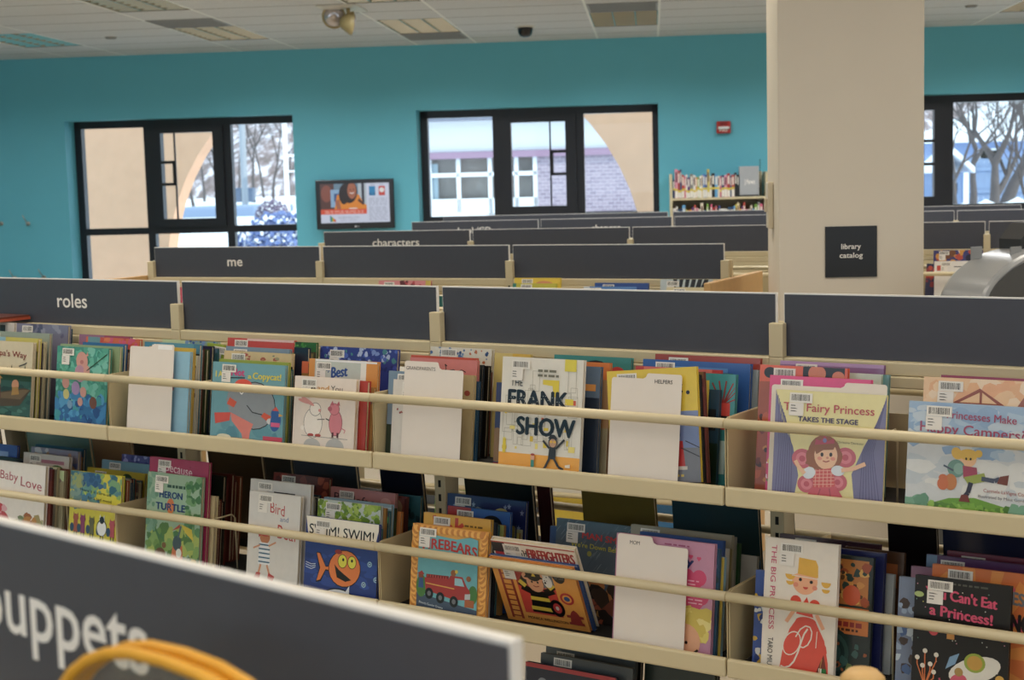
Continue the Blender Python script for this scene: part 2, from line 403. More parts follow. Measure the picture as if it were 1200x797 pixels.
def a_pigs(a):
    a.R(0,0,1,1,'#5da394'); a.R(0,0,1,.36,'#3f7fb0')
    a.blots(170,0,.4,1,1,['#6cb4a0','#4f9a88','#7cc2ae','#5aa99a','#8ecabb'],.06,2); a.blots(120,0,0,1,.42,['#3a74ad','#4b93c4','#62a9d2','#2f5f9a','#57a7b0'],.06,3)
    for x,y,r,c in ((.5,.83,.11,'#d9a79c'),(.47,.68,.1,'#c79cb0'),(.6,.72,.06,'#d9a79c'),(.2,.56,.07,'#d9a79c'),(.22,.42,.06,'#d7cf8e'),(.75,.34,.07,'#8c5a44'),(.4,.5,.08,'#b79cc4'),(.55,.46,.06,'#d9a79c'),(.3,.3,.05,'#8fb0cc'),(.5,.34,.05,'#d9a79c')):
        a.E(.5*0+x,y,r,r*1.15,c,20)
    for x in (.44,.57): a.P([(x,.88),(x+.05,.9),(x+.03,.95)],'#d9a79c')
    a.E(.5,.82,.035,.028,'#c98a86'); a.L([(.6,.72),(.98,.93)],.012,'#4a5d44'); a.lines(.1,.85,.07,2,.03,'#28507c',.014,4)
def a_lightblue(a):
    a.R(0,0,1,1,'#a3c8da'); a.P([(.3,.55),(.72,.55),(.7,.78),(.35,.8)],'#d34f7d'); a.P([(.3,.25),(.7,.25),(.66,.55),(.35,.55)],'#e8dcd2'); a.R(.2,.14,.68,.22,'#c23b42'); a.T('AS',.5,.66,.04,.05,'#e8eef2'); a.E(.5,.8,.12,.12,'#e0b89c')
def a_hippo(a):
    a.R(0,0,1,1,'#86b3bd'); a.blots(8,0,.05,1,.25,['#6f9fae','#79a9b5'],.1,5)
    # big grey animal from behind rail, with orange cuffs
    G='#a8abb0'; K='#3a3a40'
    a.E(.6,.5,.29,.245,K); a.E(.6,.5,.28,.235,G); a.E(.42,.56,.2,.2,G); a.P([(.2,.55),(.3,.66),(.36,.52),(.3,.42)],G)
    a.E(.44,.74,.12,.06,'#e4593a'); a.R(.34,.7,.56,.73,'#c9452e'); a.E(.42,.67,.03,.04,'#f5f5f5'); a.E(.42,.665,.014,.02,K); a.L([(.5,.5),(.58,.42),(.72,.4)],.01,K)
    a.P([(.22,.5),(.32,.46),(.36,.53),(.26,.58)],'#e2622f'); a.P([(.7,.38),(.8,.32),(.84,.39),(.74,.43)],'#e2622f')
    a.P([(.28,.4),(.6,.28),(.56,.18),(.44,.16),(.3,.3)],'#e59084'); a.P([(.05,.38),(.28,.4),(.27,.3),(.07,.25)],'#de5a48'); a.P([(.44,.17),(.56,.18),(.55,.1),(.46,.1)],'#e59084')
    a.P([(.4,.1),(.62,.1),(.66,.05),(.42,.05)],'#d34a8c'); a.E(.82,.33,.04,.03,'#d9d9d9')
    # small bird
    a.E(.9,.33,.07,.1,'#3f6fae',-15); a.E(.89,.42,.055,.06,'#3f6fae'); a.P([(.94,.43),(1,.41),(.94,.39)],'#e8b13a'); a.P([(.85,.46),(.94,.46),(.9,.51)],'#e4593a'); a.R(.84,.27,.96,.32,'#e06a9a')
    a.R(.74,.1,1,.15,'#d9486a'); a.P([(0.02,.0),(.62,.0),(.6,.1),(.06,.1)],'#e9c534'); a.E(.2,.1,.1,.03,'#f1ead2')
    a.T('I Am',.05,.2,.82,.075,'#e8d94a',.02); a.T('Not',.27,.45,.845,.09,'#d9438c',.03); a.L([(.24,.815),(.46,.825)],.012,K); a.T('a',.5,.55,.82,.06,'#e8d94a',.02); a.T('Copycat!',.57,.95,.82,.08,'#e8d94a',.02)
def a_rabbit(a):
    a.R(0,0,1,1,'#ece0d6'); a.E(.33,.1,.14,.1,'#c9c6c4'); a.E(.7,.1,.15,.12,'#c9c6c4')
    O='#8a7f7a'
    a.E(.33,.4,.155,.19,O); a.E(.33,.4,.148,.183,'#f4ece4'); a.E(.36,.58,.095,.085,O); a.E(.36,.58,.088,.078,'#f4ece4')
    for dx,r in ((-.06,70),(-.02,55)): a.E(.25+dx,.68+dx*.1,.12,.025,'#e4a8a2',r-80)
    a.E(.43,.57,.02,.02,'#e4a8a2'); a.E(.3,.245,.05,.02,'#c25a50'); a.E(.42,.245,.05,.02,'#c25a50'); a.L([(.4,.45),(.52,.46)],.012,O); a.E(.16,.33,.03,.03,'#f4ece4')
    P='#e0929c'; a.E(.7,.42,.11,.16,'#9a5560'); a.E(.7,.42,.104,.153,P); a.E(.67,.6,.085,.075,'#9a5560'); a.E(.67,.6,.079,.07,P); a.E(.6,.6,.035,.03,'#cc7480')
    for x in (.63,.73): a.P([(x-.03,.65),(x+.03,.65),(x+.01,.71)],'#cc7480')
    for x in (.66,.74): a.R(x-.015,.235,x+.015,.3,'#7a3f48')
    a.L([(.8,.36),(.86,.34),(.84,.3)],.012,P); a.L([(.6,.45),(.54,.47)],.014,'#555'); a.L([(.15,.23),(.9,.225)],.005,'#777')
    a.T('Me',.14,.35,.825,.07,'#5a5550',.005); a.T('and',.38,.57,.825,.075,'#d6a54a',.012); a.T('You',.6,.79,.825,.08,'#7a7672',.002)
def a_best(a):
    a.R(0,0,1,1,'#ccd0c8'); a.R(0,0,.09,1,'#dca04e'); a.R(.76,0,.84,1,'#efece4'); a.R(.84,0,1,1,'#dfa048'); a.L([(.1,.985),(.99,.985)],.02,'#eee')
    a.T('My',.22,.32,.87,.05,'#2c5ba0',.02); a.T('Best',.34,.57,.8,.12,'#2c5ba0',.03,.03); a.E(.4,.3,.2,.2,'#b08a64')
def a_frank(a):
    a.R(0,0,1,1,'#e9e4da'); a.R(0,0,1,.185,'#f2b63c'); q=random.Random(4)
    for i in range(26):
        x=q.uniform(.02,.92); y=q.uniform(.2,.75); w_=q.uniform(.03,.12); h_=q.uniform(.04,.2)
        for p in ([(x,y),(x+w_,y),(x+w_,y+h_),(x,y+h_),(x,y)],): a.L([(min(.99,u),v) for u,v in p],.004,'#b9b2a4')
    for i in range(22): a.R(*(lambda x,y,w_,h_:(x,y,x+w_,y+h_))(q.uniform(.02,.9),q.uniform(.2,.55),q.uniform(.02,.08),q.uniform(.015,.05)),q.choice(['#e8d23c','#efe08a','#e3c62c','#d8d2c4']))
    a.P([(.52,.82),(.72,.82),(.72,.68),(.66,.68),(.64,.77),(.52,.78)],'#e8d433'); a.R(.78,.9,.92,1,'#e6d84a'); a.R(.8,.62,.9,.67,'#e8d433'); a.P([(.05,.18),(.09,.18),(.09,.3),(.05,.3)],'#e8d433')
    a.R(.9,.62,.93,.66,'#d9653a'); a.R(.52,.47,.55,.5,'#e07b3c')
    a.T('THE',.12,.27,.755,.06,'#3a3f4a',.0)
    a.T('FRANK',.1,.83,.58,.15,'#2b3444',.03); a.T('SHOW',.22,.93,.35,.155,'#2b3444',.03)
    for i in range(60): a.E(.1+.73*((i*37)%60)/60,.55+.14*((i*23)%17)/17,.004,.004,'#e9e4da')
    a.lines(.46,.72,.885,2,.04,'#8f8a78',.02,63)
    # little grey man with raised arms, child
    K='#4b474c'; a.E(.68,.3,.055,.06,K); a.E(.68,.295,.045,.045,'#caa48a'); a.E(.66,.305,.016,.013,'#e8c22c'); a.E(.7,.305,.016,.013,'#e8c22c'); a.P([(.62,.33),(.74,.33),(.7,.365),(.65,.365)],K)
    a.P([(.64,.26),(.72,.26),(.72,.16),(.63,.16)],K); a.L([(.64,.25),(.56,.31)],.024,K); a.L([(.72,.25),(.82,.33)],.024,K); a.L([(.65,.17),(.6,.09),(.57,.06)],.026,K); a.L([(.7,.17),(.76,.1),(.82,.08)],.026,K)
    a.E(.44,.16,.025,.028,'#e2b49a'); a.P([(.42,.14),(.46,.14),(.46,.08),(.42,.08)],'#58a098'); a.E(.44,.185,.026,.012,'#b84a30'); a.P([(.84,.12),(.9,.13),(.9,.1),(.84,.1)],'#f0e8d8')
    a.lines(.34,.92,.02,1,.03,'#f3e2b0',.02,61)
def a_bus(a):
    a.R(0,0,1,1,'#e6cc3a'); a.R(0,0,1,.3,'#8f9099'); a.R(.55,.3,1,.62,'#8d9cc4'); a.R(.62,.38,.66,.44,'#5d6ea8'); a.R(.75,.4,.8,.46,'#5d6ea8'); a.R(.75,.5,.8,.56,'#5d6ea8'); a.P([(.55,.55),(.72,.58),(.72,.68),(.55,.66)],'#e39a82')
    a.P([(.45,.14),(.84,.12),(.82,.36),(.46,.38)],'#c8322d'); a.P([(.5,.38),(.78,.36),(.72,.56),(.52,.56)],'#d7dbe2'); a.E(.62,.2,.06,.05,'#e8ddd0'); a.E(.72,.45,.05,.06,'#6d8a5a'); a.R(.45,.11,.86,.14,'#d9d2c8'); a.L([(.85,.36),(1,.3)],.01,'#4a4a55'); a.L([(.8,.3),(1,.22)],.01,'#4a4a55')
    a.T('ng',.68,.84,.79,.085,'#3a3550',.03,.01); a.lines(.52,.82,.05,1,.03,'#d8c05a',.02,62); a.E(.9,.78,.02,.02,'#3a3550')
def a_owl(a):
    a.R(0,0,1,1,'#4f9d98'); a.E(.55,.8,.24,.2,'#1d2b31'); a.E(.25,.72,.1,.1,'#2f6f6e'); a.E(.83,.84,.105,.09,'#cc3d33'); a.E(.5,.3,.3,.3,'#1d2b31')
def a_teal_hand(a):
    a.R(0,0,1,1,'#4da2a4'); q=random.Random(3)
    for i in range(9): an=math.radians(15+17*i); a.L([(.84,.72),(.84+.32*math.cos(an),.72+.22*math.sin(an))],.018,'#a8332b')
    a.R(.66,.5,1,.6,'#d9482f'); a.P([(.74,.62),(.94,.62),(.94,.74),(.74,.74)],'#d9482f'); a.R(.6,.6,1,.625,'#2d3436'); a.R(.1,.1,.9,.4,'#c9dcd8')
def a_doncal(a):
    a.R(0,0,1,1,'#2f5568'); a.R(.55,.7,.95,.8,'#1c2530'); a.R(.55,.58,.95,.66,'#1c2530'); a.R(.5,0,1,.45,'#20402f'); a.E(.55,.25,.2,.25,'#8a5f42'); a.L([(.8,.25),(.8,.5)],.03,'#c9d4cc')
def a_fairy(a):
    a.R(0,0,1,1,'#e9dfa6'); V='#8a86a8'
    a.P([(0,1),(0,0),(.2,0),(.24,.25),(.18,.5),(.06,.75)],V); a.P([(1,1),(1,0),(.76,0),(.72,.3),(.82,.55),(.95,.8)],V)
    for i in range(7): a.L([(.02+.012*i,.95-.03*i),(.05+.02*i,.5),(.03+.025*i,.02)],.007,'#716c94'); a.L([(.99-.01*i,.95-.03*i),(.9-.015*i,.5),(.98-.03*i,.02)],.007,'#716c94')
    for cx,cy,r in ((.27,.4,.095),(.66,.44,.095),(.32,.18,.085),(.6,.22,.085)): a.E(cx,cy,r,r*.9,'#cf6a78'); a.E(cx,cy,r*.62,r*.58,'#e08d96'); a.E(cx,cy,r*.3,r*.28,'#c75a6a')
    a.E(.47,.45,.15,.17,'#a86c38'); a.E(.36,.4,.05,.09,'#a86c38',20); a.E(.58,.42,.05,.08,'#a86c38',-20); a.P([(.34,.46),(.3,.36),(.4,.33),(.38,.48)],'#a86c38'); a.P([(.55,.48),(.58,.36),(.62,.4),(.58,.5)],'#a86c38')
    a.E(.485,.445,.105,.12,'#efc7a4'); a.E(.45,.45,.014,.018,'#3b2a22'); a.E(.53,.455,.014,.018,'#3b2a22'); a.E(.5,.425,.012,.01,'#d99a86'); a.L([(.46,.395),(.49,.388),(.52,.4)],.01,'#b3443f'); a.E(.43,.415,.022,.016,'#e8a08c'); a.E(.55,.42,.022,.016,'#e8a08c')
    a.P([(.36,.53),(.58,.56),(.55,.5),(.46,.49),(.4,.45)],'#a86c38'); a.P([(.38,.53),(.56,.555),(.55,.6),(.5,.57),(.47,.62),(.43,.57),(.39,.585)],'#c64a60'); a.E(.47,.575,.018,.02,'#8f8fc0')
    a.P([(.38,.31),(.56,.34),(.58,.18),(.38,.15)],'#d65a58')
    for i in range(5): a.L([(.4+.035*i,.32),(.4+.036*i,.16)],.006,'#e9b7a6'); a.L([(.38,.18+.03*i),(.57,.2+.03*i)],.006,'#e9b7a6')
    a.E(.34,.28,.06,.05,'#dfe4ea',30); a.E(.6,.32,.06,.045,'#dfe4ea'); a.L([(.3,.27),(.24,.33),(.21,.38)],.035,'#efc7a4'); a.L([(.63,.325),(.74,.35),(.84,.4)],.035,'#efc7a4')
    a.P([(.37,.15),(.59,.18),(.72,.0),(.28,.0)],'#d4606e'); a.L([(.45,.15),(.4,0)],.012,'#b94a5c'); a.L([(.53,.16),(.56,0)],.012,'#b94a5c')
    a.T('The Fairy Princess',.08,.9,.82,.075,'#c43a50',.006,-.0); a.T('TAKES THE STAGE',.22,.76,.73,.045,'#5b4a6e',.03)
    a.T('Christine Davenier',.58,.82,.56,.02,'#8a8060',.0)
def a_campers(a):
    a.R(0,0,1,1,'#d7d9da'); a.R(0,.72,1,1,'#a7bed6'); a.blots(60,0,.55,1,.95,['#b7cadb','#9db6d2','#c7d2dc','#d2d8dc'],.09,6,.5); a.blots(30,0,.2,1,.5,['#e2e2df','#ccd2d6'],.1,7,.5)
    a.P([(0,0),(1,0),(1,.05),(.8,.14),(.55,.2),(.35,.18),(.15,.1),(0,.04)],'#7fae3c'); a.blots(120,.15,.01,.9,.12,['#8fbb48','#6f9c34','#a5c95c','#5f8e30'],.03,8); a.blots(40,0,.0,.16,.16,['#8bb59a','#79a78c'],.04,9); a.blots(40,.85,.02,1,.16,['#8bb59a','#79a78c'],.04,10)
    a.E(.49,.53,.065,.065,'#edc39c'); a.E(.49,.565,.075,.045,'#e8c24c'); a.E(.4,.57,.04,.05,'#e8c24c',30); a.E(.57,.58,.03,.03,'#e8c24c'); a.E(.475,.53,.008,.01,'#333'); a.E(.51,.53,.008,.01,'#333')
    a.E(.4,.44,.07,.07,'#7fa59a'); a.E(.42,.44,.04,.045,'#9cbcb2'); a.P([(.45,.47),(.56,.46),(.57,.38),(.46,.36)],'#b0486a'); a.P([(.46,.37),(.62,.42),(.64,.35),(.5,.31)],'#a9b45a')
    a.L([(.6,.37),(.7,.36),(.74,.38)],.035,'#5a6478'); a.P([(.72,.34),(.8,.33),(.81,.42),(.74,.4)],'#8a4a38'); a.L([(.52,.33),(.5,.24),(.47,.2)],.035,'#3c3f58'); a.P([(.43,.16),(.52,.16),(.5,.22),(.45,.22)],'#8a3f34')
    a.E(.36,.32,.05,.065,'#c98a4a'); a.E(.3,.3,.045,.05,'#d07a3c'); a.E(.3,.35,.035,.03,'#d07a3c'); a.L([(.38,.42),(.3,.46)],.014,'#5a6478')
    a.T('Princesses Make',.31,.85,.87,.07,'#b2486e',.008,-.02); a.T('Happy Campers?',.1,.92,.745,.09,'#b2486e',.008,-.03)
    a.T('Carmela LaVigna Coyle',.62,.97,.26,.03,'#b5605c',.002,-.01); a.T('Illustrated by Mike Gordon',.58,.97,.21,.026,'#6d6a78',.002,-.01)
def a_tent(a):
    a.R(0,0,1,1,'#ecc9a0'); a.blots(40,0,.7,1,1,['#f0d2ac','#e8b98c','#efd8bc','#e9b58a'],.07,11)
    a.P([(.22,.8),(.46,.93),(.68,.8)],'#a5583f'); a.P([(.3,.82),(.46,.9),(.46,.82)],'#ecc9a0'); a.P([(.48,.82),(.48,.9),(.6,.82)],'#ecc9a0'); a.P([(.72,.75),(.85,.94),(.95,.75)],'#b0705e'); a.L([(.85,.92),(.85,.99)],.012,'#3a4470'); a.P([(.85,.98),(.95,.95),(.85,.93)],'#3a4470')
    for i in range(12): a.R(.25+.035*i,.77,.265+.035*i,.8,'#c0714f')
def a_pinkprincess(a):
    a.R(0,0,1,1,'#e2418c'); a.T('Princess',.1,.6,.855,.075,'#f2d6e6',.01); a.T('P',.66,.73,.85,.08,'#f2d6e6',.01); a.E(.06,.55,.035,.035,'#e8c24c'); a.E(.04,.3,.03,.03,'#e8c24c'); a.blots(14,0,0,.12,.5,['#f3d9e4','#8a9a5a'],.012,12)
def a_orangeblack(a):
    a.R(0,0,1,1,'#e26a34'); a.R(.5,.85,.97,1,'#22201f'); a.E(.66,.95,.1,.09,'#d88a62'); a.E(.9,.93,.07,.06,'#d88a62'); a.E(.12,.94,.07,.06,'#22201f'); a.E(.1,.3,.1,.2,'#8a3a2a'); a.blots(14,0,.1,.3,.7,['#a8482c','#d8a04c','#5a2b22','#c96a34'],.08,13)
def a_babylove(a):
    a.R(0,0,1,1,'#ece7e2'); a.blots(70,0,0,1,.35,['#a9ab86','#c9c4a4','#b5a878','#8f9a74'],.06,14); a.R(0,0,1,.06,'#9aa37c')
    a.T('Baby',.4,.64,.79,.11,'#b8405a',.0,-.02); a.T('Love',.68,.96,.73,.12,'#b8405a',.0,-.04)
    a.E(.28,.28,.09,.1,'#d8a0a8'); a.E(.45,.25,.1,.1,'#c94a58')
    for i in range(4): a.R(.37,.2+.03*i,.53,.212+.03*i,'#f0e4e0')
    a.blots(12,.2,.35,.5,.5,['#cc4458','#e3b8c0'],.03,15); a.blots(14,.7,.2,1,.38,['#b0703c','#c9974e'],.04,16)
def a_poem(a):
    a.R(0,0,1,1,'#dcd340'); a.blots(60,0,.72,1,1,['#6f9aa0','#4d7f90','#8fb48a','#a5bd6a'],.06,17); a.blots(40,.0,.6,.6,1,['#5d8fa8','#7aa6a0'],.05,18); a.blots(25,.2,.85,.6,1,['#3d6a96','#4a78a2'],.05,19); a.blots(40,0,.6,.22,.98,['#93a9a0','#7d9a9a','#a9b07a'],.05,20)
    a.T("Here's a cure-all",.2,.8,.775,.035,'#3a4a3a',.006,-.03); a.T('for a bad mood',.36,.82,.69,.035,'#3a4a3a',.006,-.02)
    for x,c,h in ((.14,'#b06a50',.2),(.28,'#9a4a78',.19),(.46,'#7d7a5a',.17),(.66,'#e6e9ea',.21),(.86,'#c05a68',.17)):
        a.P([(x-.04,.28),(x+.05,.27),(x+.04,.28+h*.7),(x-.04,.28+h*.7)],c); a.E(x,.3+h*.75,.055,.05,c); a.P([(x-.05,.33+h*.75),(x-.02,.33+h*.75),(x-.04,.37+h*.75)],c); a.P([(x+.05,.33+h*.75),(x+.02,.33+h*.75),(x+.04,.37+h*.75)],c); a.E(x-.07,.33,.04,.06,'#44607c'); a.L([(x-.02,.28),(x-.02,.23)],.016,'#333'); a.L([(x+.03,.28),(x+.03,.23)],.016,'#333')
    a.E(.66,.37,.1,.11,'#344'); a.E(.66,.365,.09,.1,'#eceff0'); a.E(.66,.46,.045,.05,'#2f3540')
    a.T("After all, don't",.16,.62,.15,.035,'#3a4a3a',.006,-.02); a.T('you',.64,.84,.1,.055,'#c2412e',.012); a.lines(.34,.92,.03,1,.03,'#3a4a3a',.02,60)
def a_because(a):
    a.R(0,0,1,1,'#b8326a'); a.T('Because',.27,.73,.885,.085,'#ead2d4',.004,-.03); a.blots(16,.05,.6,.95,.98,['#cc5a86','#a02858'],.012,21)
def a_heron(a):
    a.R(0,0,1,1,'#a9c0a8'); a.blots(90,0,0,1,.45,['#7fa05a','#93b06a','#6a8e4c','#b2bf6a','#5f8a58'],.08,22); a.blots(40,.75,.4,1,1,['#6f9a6c','#5c8a5c','#86ac7c'],.05,23); a.blots(30,0,.4,.2,1,['#8fb09a','#7fa58c'],.05,24)
    a.P([(.05,.12),(.95,.12),(.85,.02),(.15,.02)],'#6b5238'); a.E(.3,.16,.1,.09,'#7d5a3a'); a.E(.36,.26,.04,.04,'#8a6a44'); a.P([(.5,.12),(.72,.12),(.7,.28),(.52,.26)],'#d07c48'); a.E(.6,.3,.08,.1,'#5a6a72'); a.E(.64,.2,.05,.06,'#dfe3dc'); a.L([(.62,.36),(.66,.48)],.03,'#6a7a82'); a.P([(.64,.5),(.5,.42),(.64,.46)],'#c05a40'); a.P([(.66,.5),(.86,.46),(.9,.34),(.74,.42)],'#d6c43c'); a.blots(10,.7,.05,.95,.15,['#d0b84a'],.04,25)
    a.E(.45,.67,.07,.1,'#d98a44'); a.T('HERON',.24,.66,.75,.07,'#21508a',.03); a.T('&',.4,.5,.69,.06,'#d07c38',.02); a.T('TURTLE',.18,.72,.625,.075,'#21508a',.03); a.lines(.38,.74,.86,1,.03,'#4a6a5a',.03,26)
def a_bird(a):
    a.R(0,0,1,1,'#dfdbd6'); R='#c23a34'
    a.T('Bird',.42,.7,.8,.12,R,.0,-.03); a.T('and',.62,.78,.715,.055,'#5878a8',.0); a.T('Bear',.58,.98,.54,.15,R,.0,-.02)
    a.E(.34,.53,.1,.1,'#c98a5a'); a.E(.34,.58,.12,.06,R); a.P([(.2,.6),(.28,.56),(.22,.52)],R)
    a.P([(.24,.47),(.42,.47),(.46,.24),(.22,.24)],'#e8e9ea')
    for i in range(5): a.R(.23,.26+.045*i,.45,.275+.045*i,'#4f7a94')
    a.L([(.25,.44),(.12,.4)],.025,'#d8a27e'); a.L([(.42,.44),(.56,.49)],.025,'#d8a27e'); a.L([(.28,.24),(.24,.14)],.035,'#d8a27e'); a.L([(.4,.24),(.46,.14)],.035,'#d8a27e'); a.P([(.14,.07),(.27,.09),(.28,.15),(.2,.15)],R); a.P([(.42,.1),(.52,.07),(.56,.13),(.44,.16)],R)
    a.L([(.1,.06),(.2,.04),(.4,.05)],.006,'#888'); a.lines(.62,.9,.06,1,.03,'#999',.015,27)
def a_swim(a):
    a.R(0,0,1,1,'#2f4c94'); a.blots(20,0,.2,1,.6,['#365aa6','#2a4488','#3c62ae'],.12,28,.4); K='#1d1d24'
    a.P([(0,1),(1,1),(1,.92),(.96,.74),(.9,.72),(.08,.72),(.03,.8)],'#efe8da')
    a.T('SWIM! SWIM!',.05,.94,.785,.13,K,.008,-.01)
    O='#e58a2c'
    a.P([(.16,.56),(.22,.56),(.3,.4),(.44,.42),(.42,.34),(.3,.34),(.24,.2),(.17,.18),(.21,.36)],K); a.P([(.17,.55),(.21,.55),(.3,.39),(.42,.41),(.42,.35),(.3,.36),(.23,.22),(.18,.2),(.225,.37)],O)
    a.E(.56,.4,.225,.2,K,14); a.E(.56,.4,.215,.19,O,14); a.P([(.42,.44),(.46,.28),(.58,.24),(.66,.27),(.56,.33),(.48,.38)],'#2a1a18'); a.P([(.42,.44),(.56,.34),(.64,.3),(.6,.36)],O)
    a.E(.53,.49,.065,.075,K); a.E(.53,.49,.058,.068,'#e6e04a'); a.E(.66,.49,.06,.07,K); a.E(.66,.49,.053,.063,'#e6e04a'); a.E(.54,.51,.014,.017,K); a.E(.66,.51,.014,.017,K)
    a.E(.47,.6,.05,.025,'#a8382c')
    for x,y in ((.9,.5),(.83,.24),(.99,.32)): a.E(x,y,.03,.03,'#a8c8d6'); a.E(x,y,.018,.018,'#2f4c94'); a.E(x,y,.008,.008,'#dcecf0')
    a.E(.5,.02,.22,.11,K); a.E(.5,.015,.21,.1,'#e9ecf0'); a.T('OH, LERCH!',.36,.64,.03,.045,K,.004); a.P([(.58,.1),(.64,.2),(.64,.1)],'#e9ecf0')
    for i in range(3): a.L([(.02,.36+.03*i),(.1,.34+.03*i),(.16,.37+.02*i)],.007,'#dfe8f0')
def a_greenblossom(a):
    a.R(0,0,1,1,'#cfd6cf'); a.blots(130,0,.78,1,1,['#93ad3c','#a9c04a','#7c9a34','#b9cc62'],.035,29); a.T('T',.34,.39,.7,.05,'#3f8a8c',.02); a.T('T',.58,.63,.68,.05,'#3f8a8c',.02)
def a_ltblue(a): a.R(0,0,1,1,'#a9c4d2'); a.P([(.7,0),(1,0),(1,.8),(.7,.82)],'#5f9146'); a.L([(.0,.97),(1,.96)],.02,'#d5e2ea')
def a_pickle(a): a.R(0,0,1,1,'#c98f8c'); a.T('Pickleface',.06,.78,.86,.09,'#5f4048',.006,-.03); a.E(.86,.9,.08,.05,'#d8a8a0')
def a_bears(a):
    Y='#ecb552'; a.R(0,0,1,1,Y)
    for i in range(40):
        t=i/40; a.E(.05+.02*math.sin(i),t,.03,.05,'#d4932f' if i%2 else '#f0bb58',40); a.E(.95-.02*math.sin(i),t,.03,.05,'#d4932f' if i%2 else '#f0bb58',-40)
    for i in range(24): a.E(.06+.9*i/24,.955,.03,.035,'#d4932f' if i%2 else '#f0bb58')
    a.P([(.1,.05),(.9,.02),(.88,.9),(.78,.92),(.6,.88),(.3,.9),(.1,.92)],'#7fbcc4'); a.P([(.1,.05),(.9,.02),(.9,.14),(.1,.24)],'#5a6a80'); a.E(.16,.32,.07,.12,'#5f9050'); a.E(.84,.3,.06,.1,'#5f9050'); a.R(.74,.16,.86,.24,'#b8703c')
    a.T('FIREBEARS',.16,.87,.735,.115,'#c22f2c',.035,-.03,.03)
    Rd='#b5332e'; a.P([(.22,.28),(.2,.42),(.52,.44),(.54,.48),(.7,.48),(.76,.38),(.8,.34),(.8,.24),(.6,.22)],Rd); a.P([(.22,.42),(.52,.44),(.52,.47),(.22,.46)],'#8f2826')
    for i in range(8): a.L([(.24+.035*i,.43),(.24+.035*i,.46)],.01,'#d0564a')
    a.P([(.6,.46),(.69,.46),(.73,.38),(.6,.38)],'#a8cdd6'); a.P([(.74,.3),(.81,.31),(.81,.25),(.74,.24)],'#c9cdd0'); a.L([(.22,.36),(.6,.34)],.012,'#e0b050')
    for x,y in ((.27,.25),(.42,.22),(.6,.2)): a.E(x,y,.055,.06,'#23242a'); a.E(x,y,.025,.028,'#8a8a90')
    a.E(.15,.43,.035,.035,'#9a5f38'); a.P([(.12,.3),(.19,.3),(.18,.41),(.13,.41)],'#4a6a9a'); a.P([(.1,.45),(.2,.45),(.16,.49)],'#b5332e'); a.E(.58,.51,.035,.035,'#a8703e'); a.E(.78,.47,.03,.03,'#a8703e'); a.E(.62,.53,.02,.02,'#e6d35a')
    a.T('Rhonda Gowler Greene',.14,.46,.13,.026,'#dfe6ea',.004,-.03); a.T('Dan Andreasen',.62,.84,.07,.028,'#dfe6ea',.004,-.02)
def a_yellowred(a): a.R(0,0,1,1,'#e3b43a'); a.L([(.16,.98),(.2,.8),(.34,.76),(.42,.9)],.05,'#cc4a30'); a.L([(.5,.98),(.5,.74)],.05,'#cc4a30'); a.L([(.5,.86),(.6,.92)],.05,'#cc4a30'); a.lines(.62,.9,.9,1,.03,'#8a6a2a',.02,30)
def a_bluered(a): a.R(0,0,1,1,'#2f6db0'); a.R(0,0,.38,1,'#b8312e'); a.E(.72,.86,.16,.12,'#15202e'); a.T('R',.74,.8,.8,.07,'#dfe6ea',.02); a.R(.5,.72,.9,.78,'#15202e')
def a_stars(a):
    a.R(0,0,1,1,'#2b3d7c'); q=random.Random(5)
    for i in range(16):
        x,y=q.uniform(.1,.97),q.uniform(.3,.97); pts=[]
        for k in range(10): r=(.028 if k%2==0 else .012); an=math.pi/2+k*math.pi/5; pts.append((x+r*math.cos(an),y+r*1.2*math.sin(an)))
        a.P(pts,'#aab4cf')
    a.E(.7,.84,.1,.075,'#d8cf94'); a.P([(.3,.86),(.4,.9),(.5,.87),(.42,.85)],'#b8bcc4')
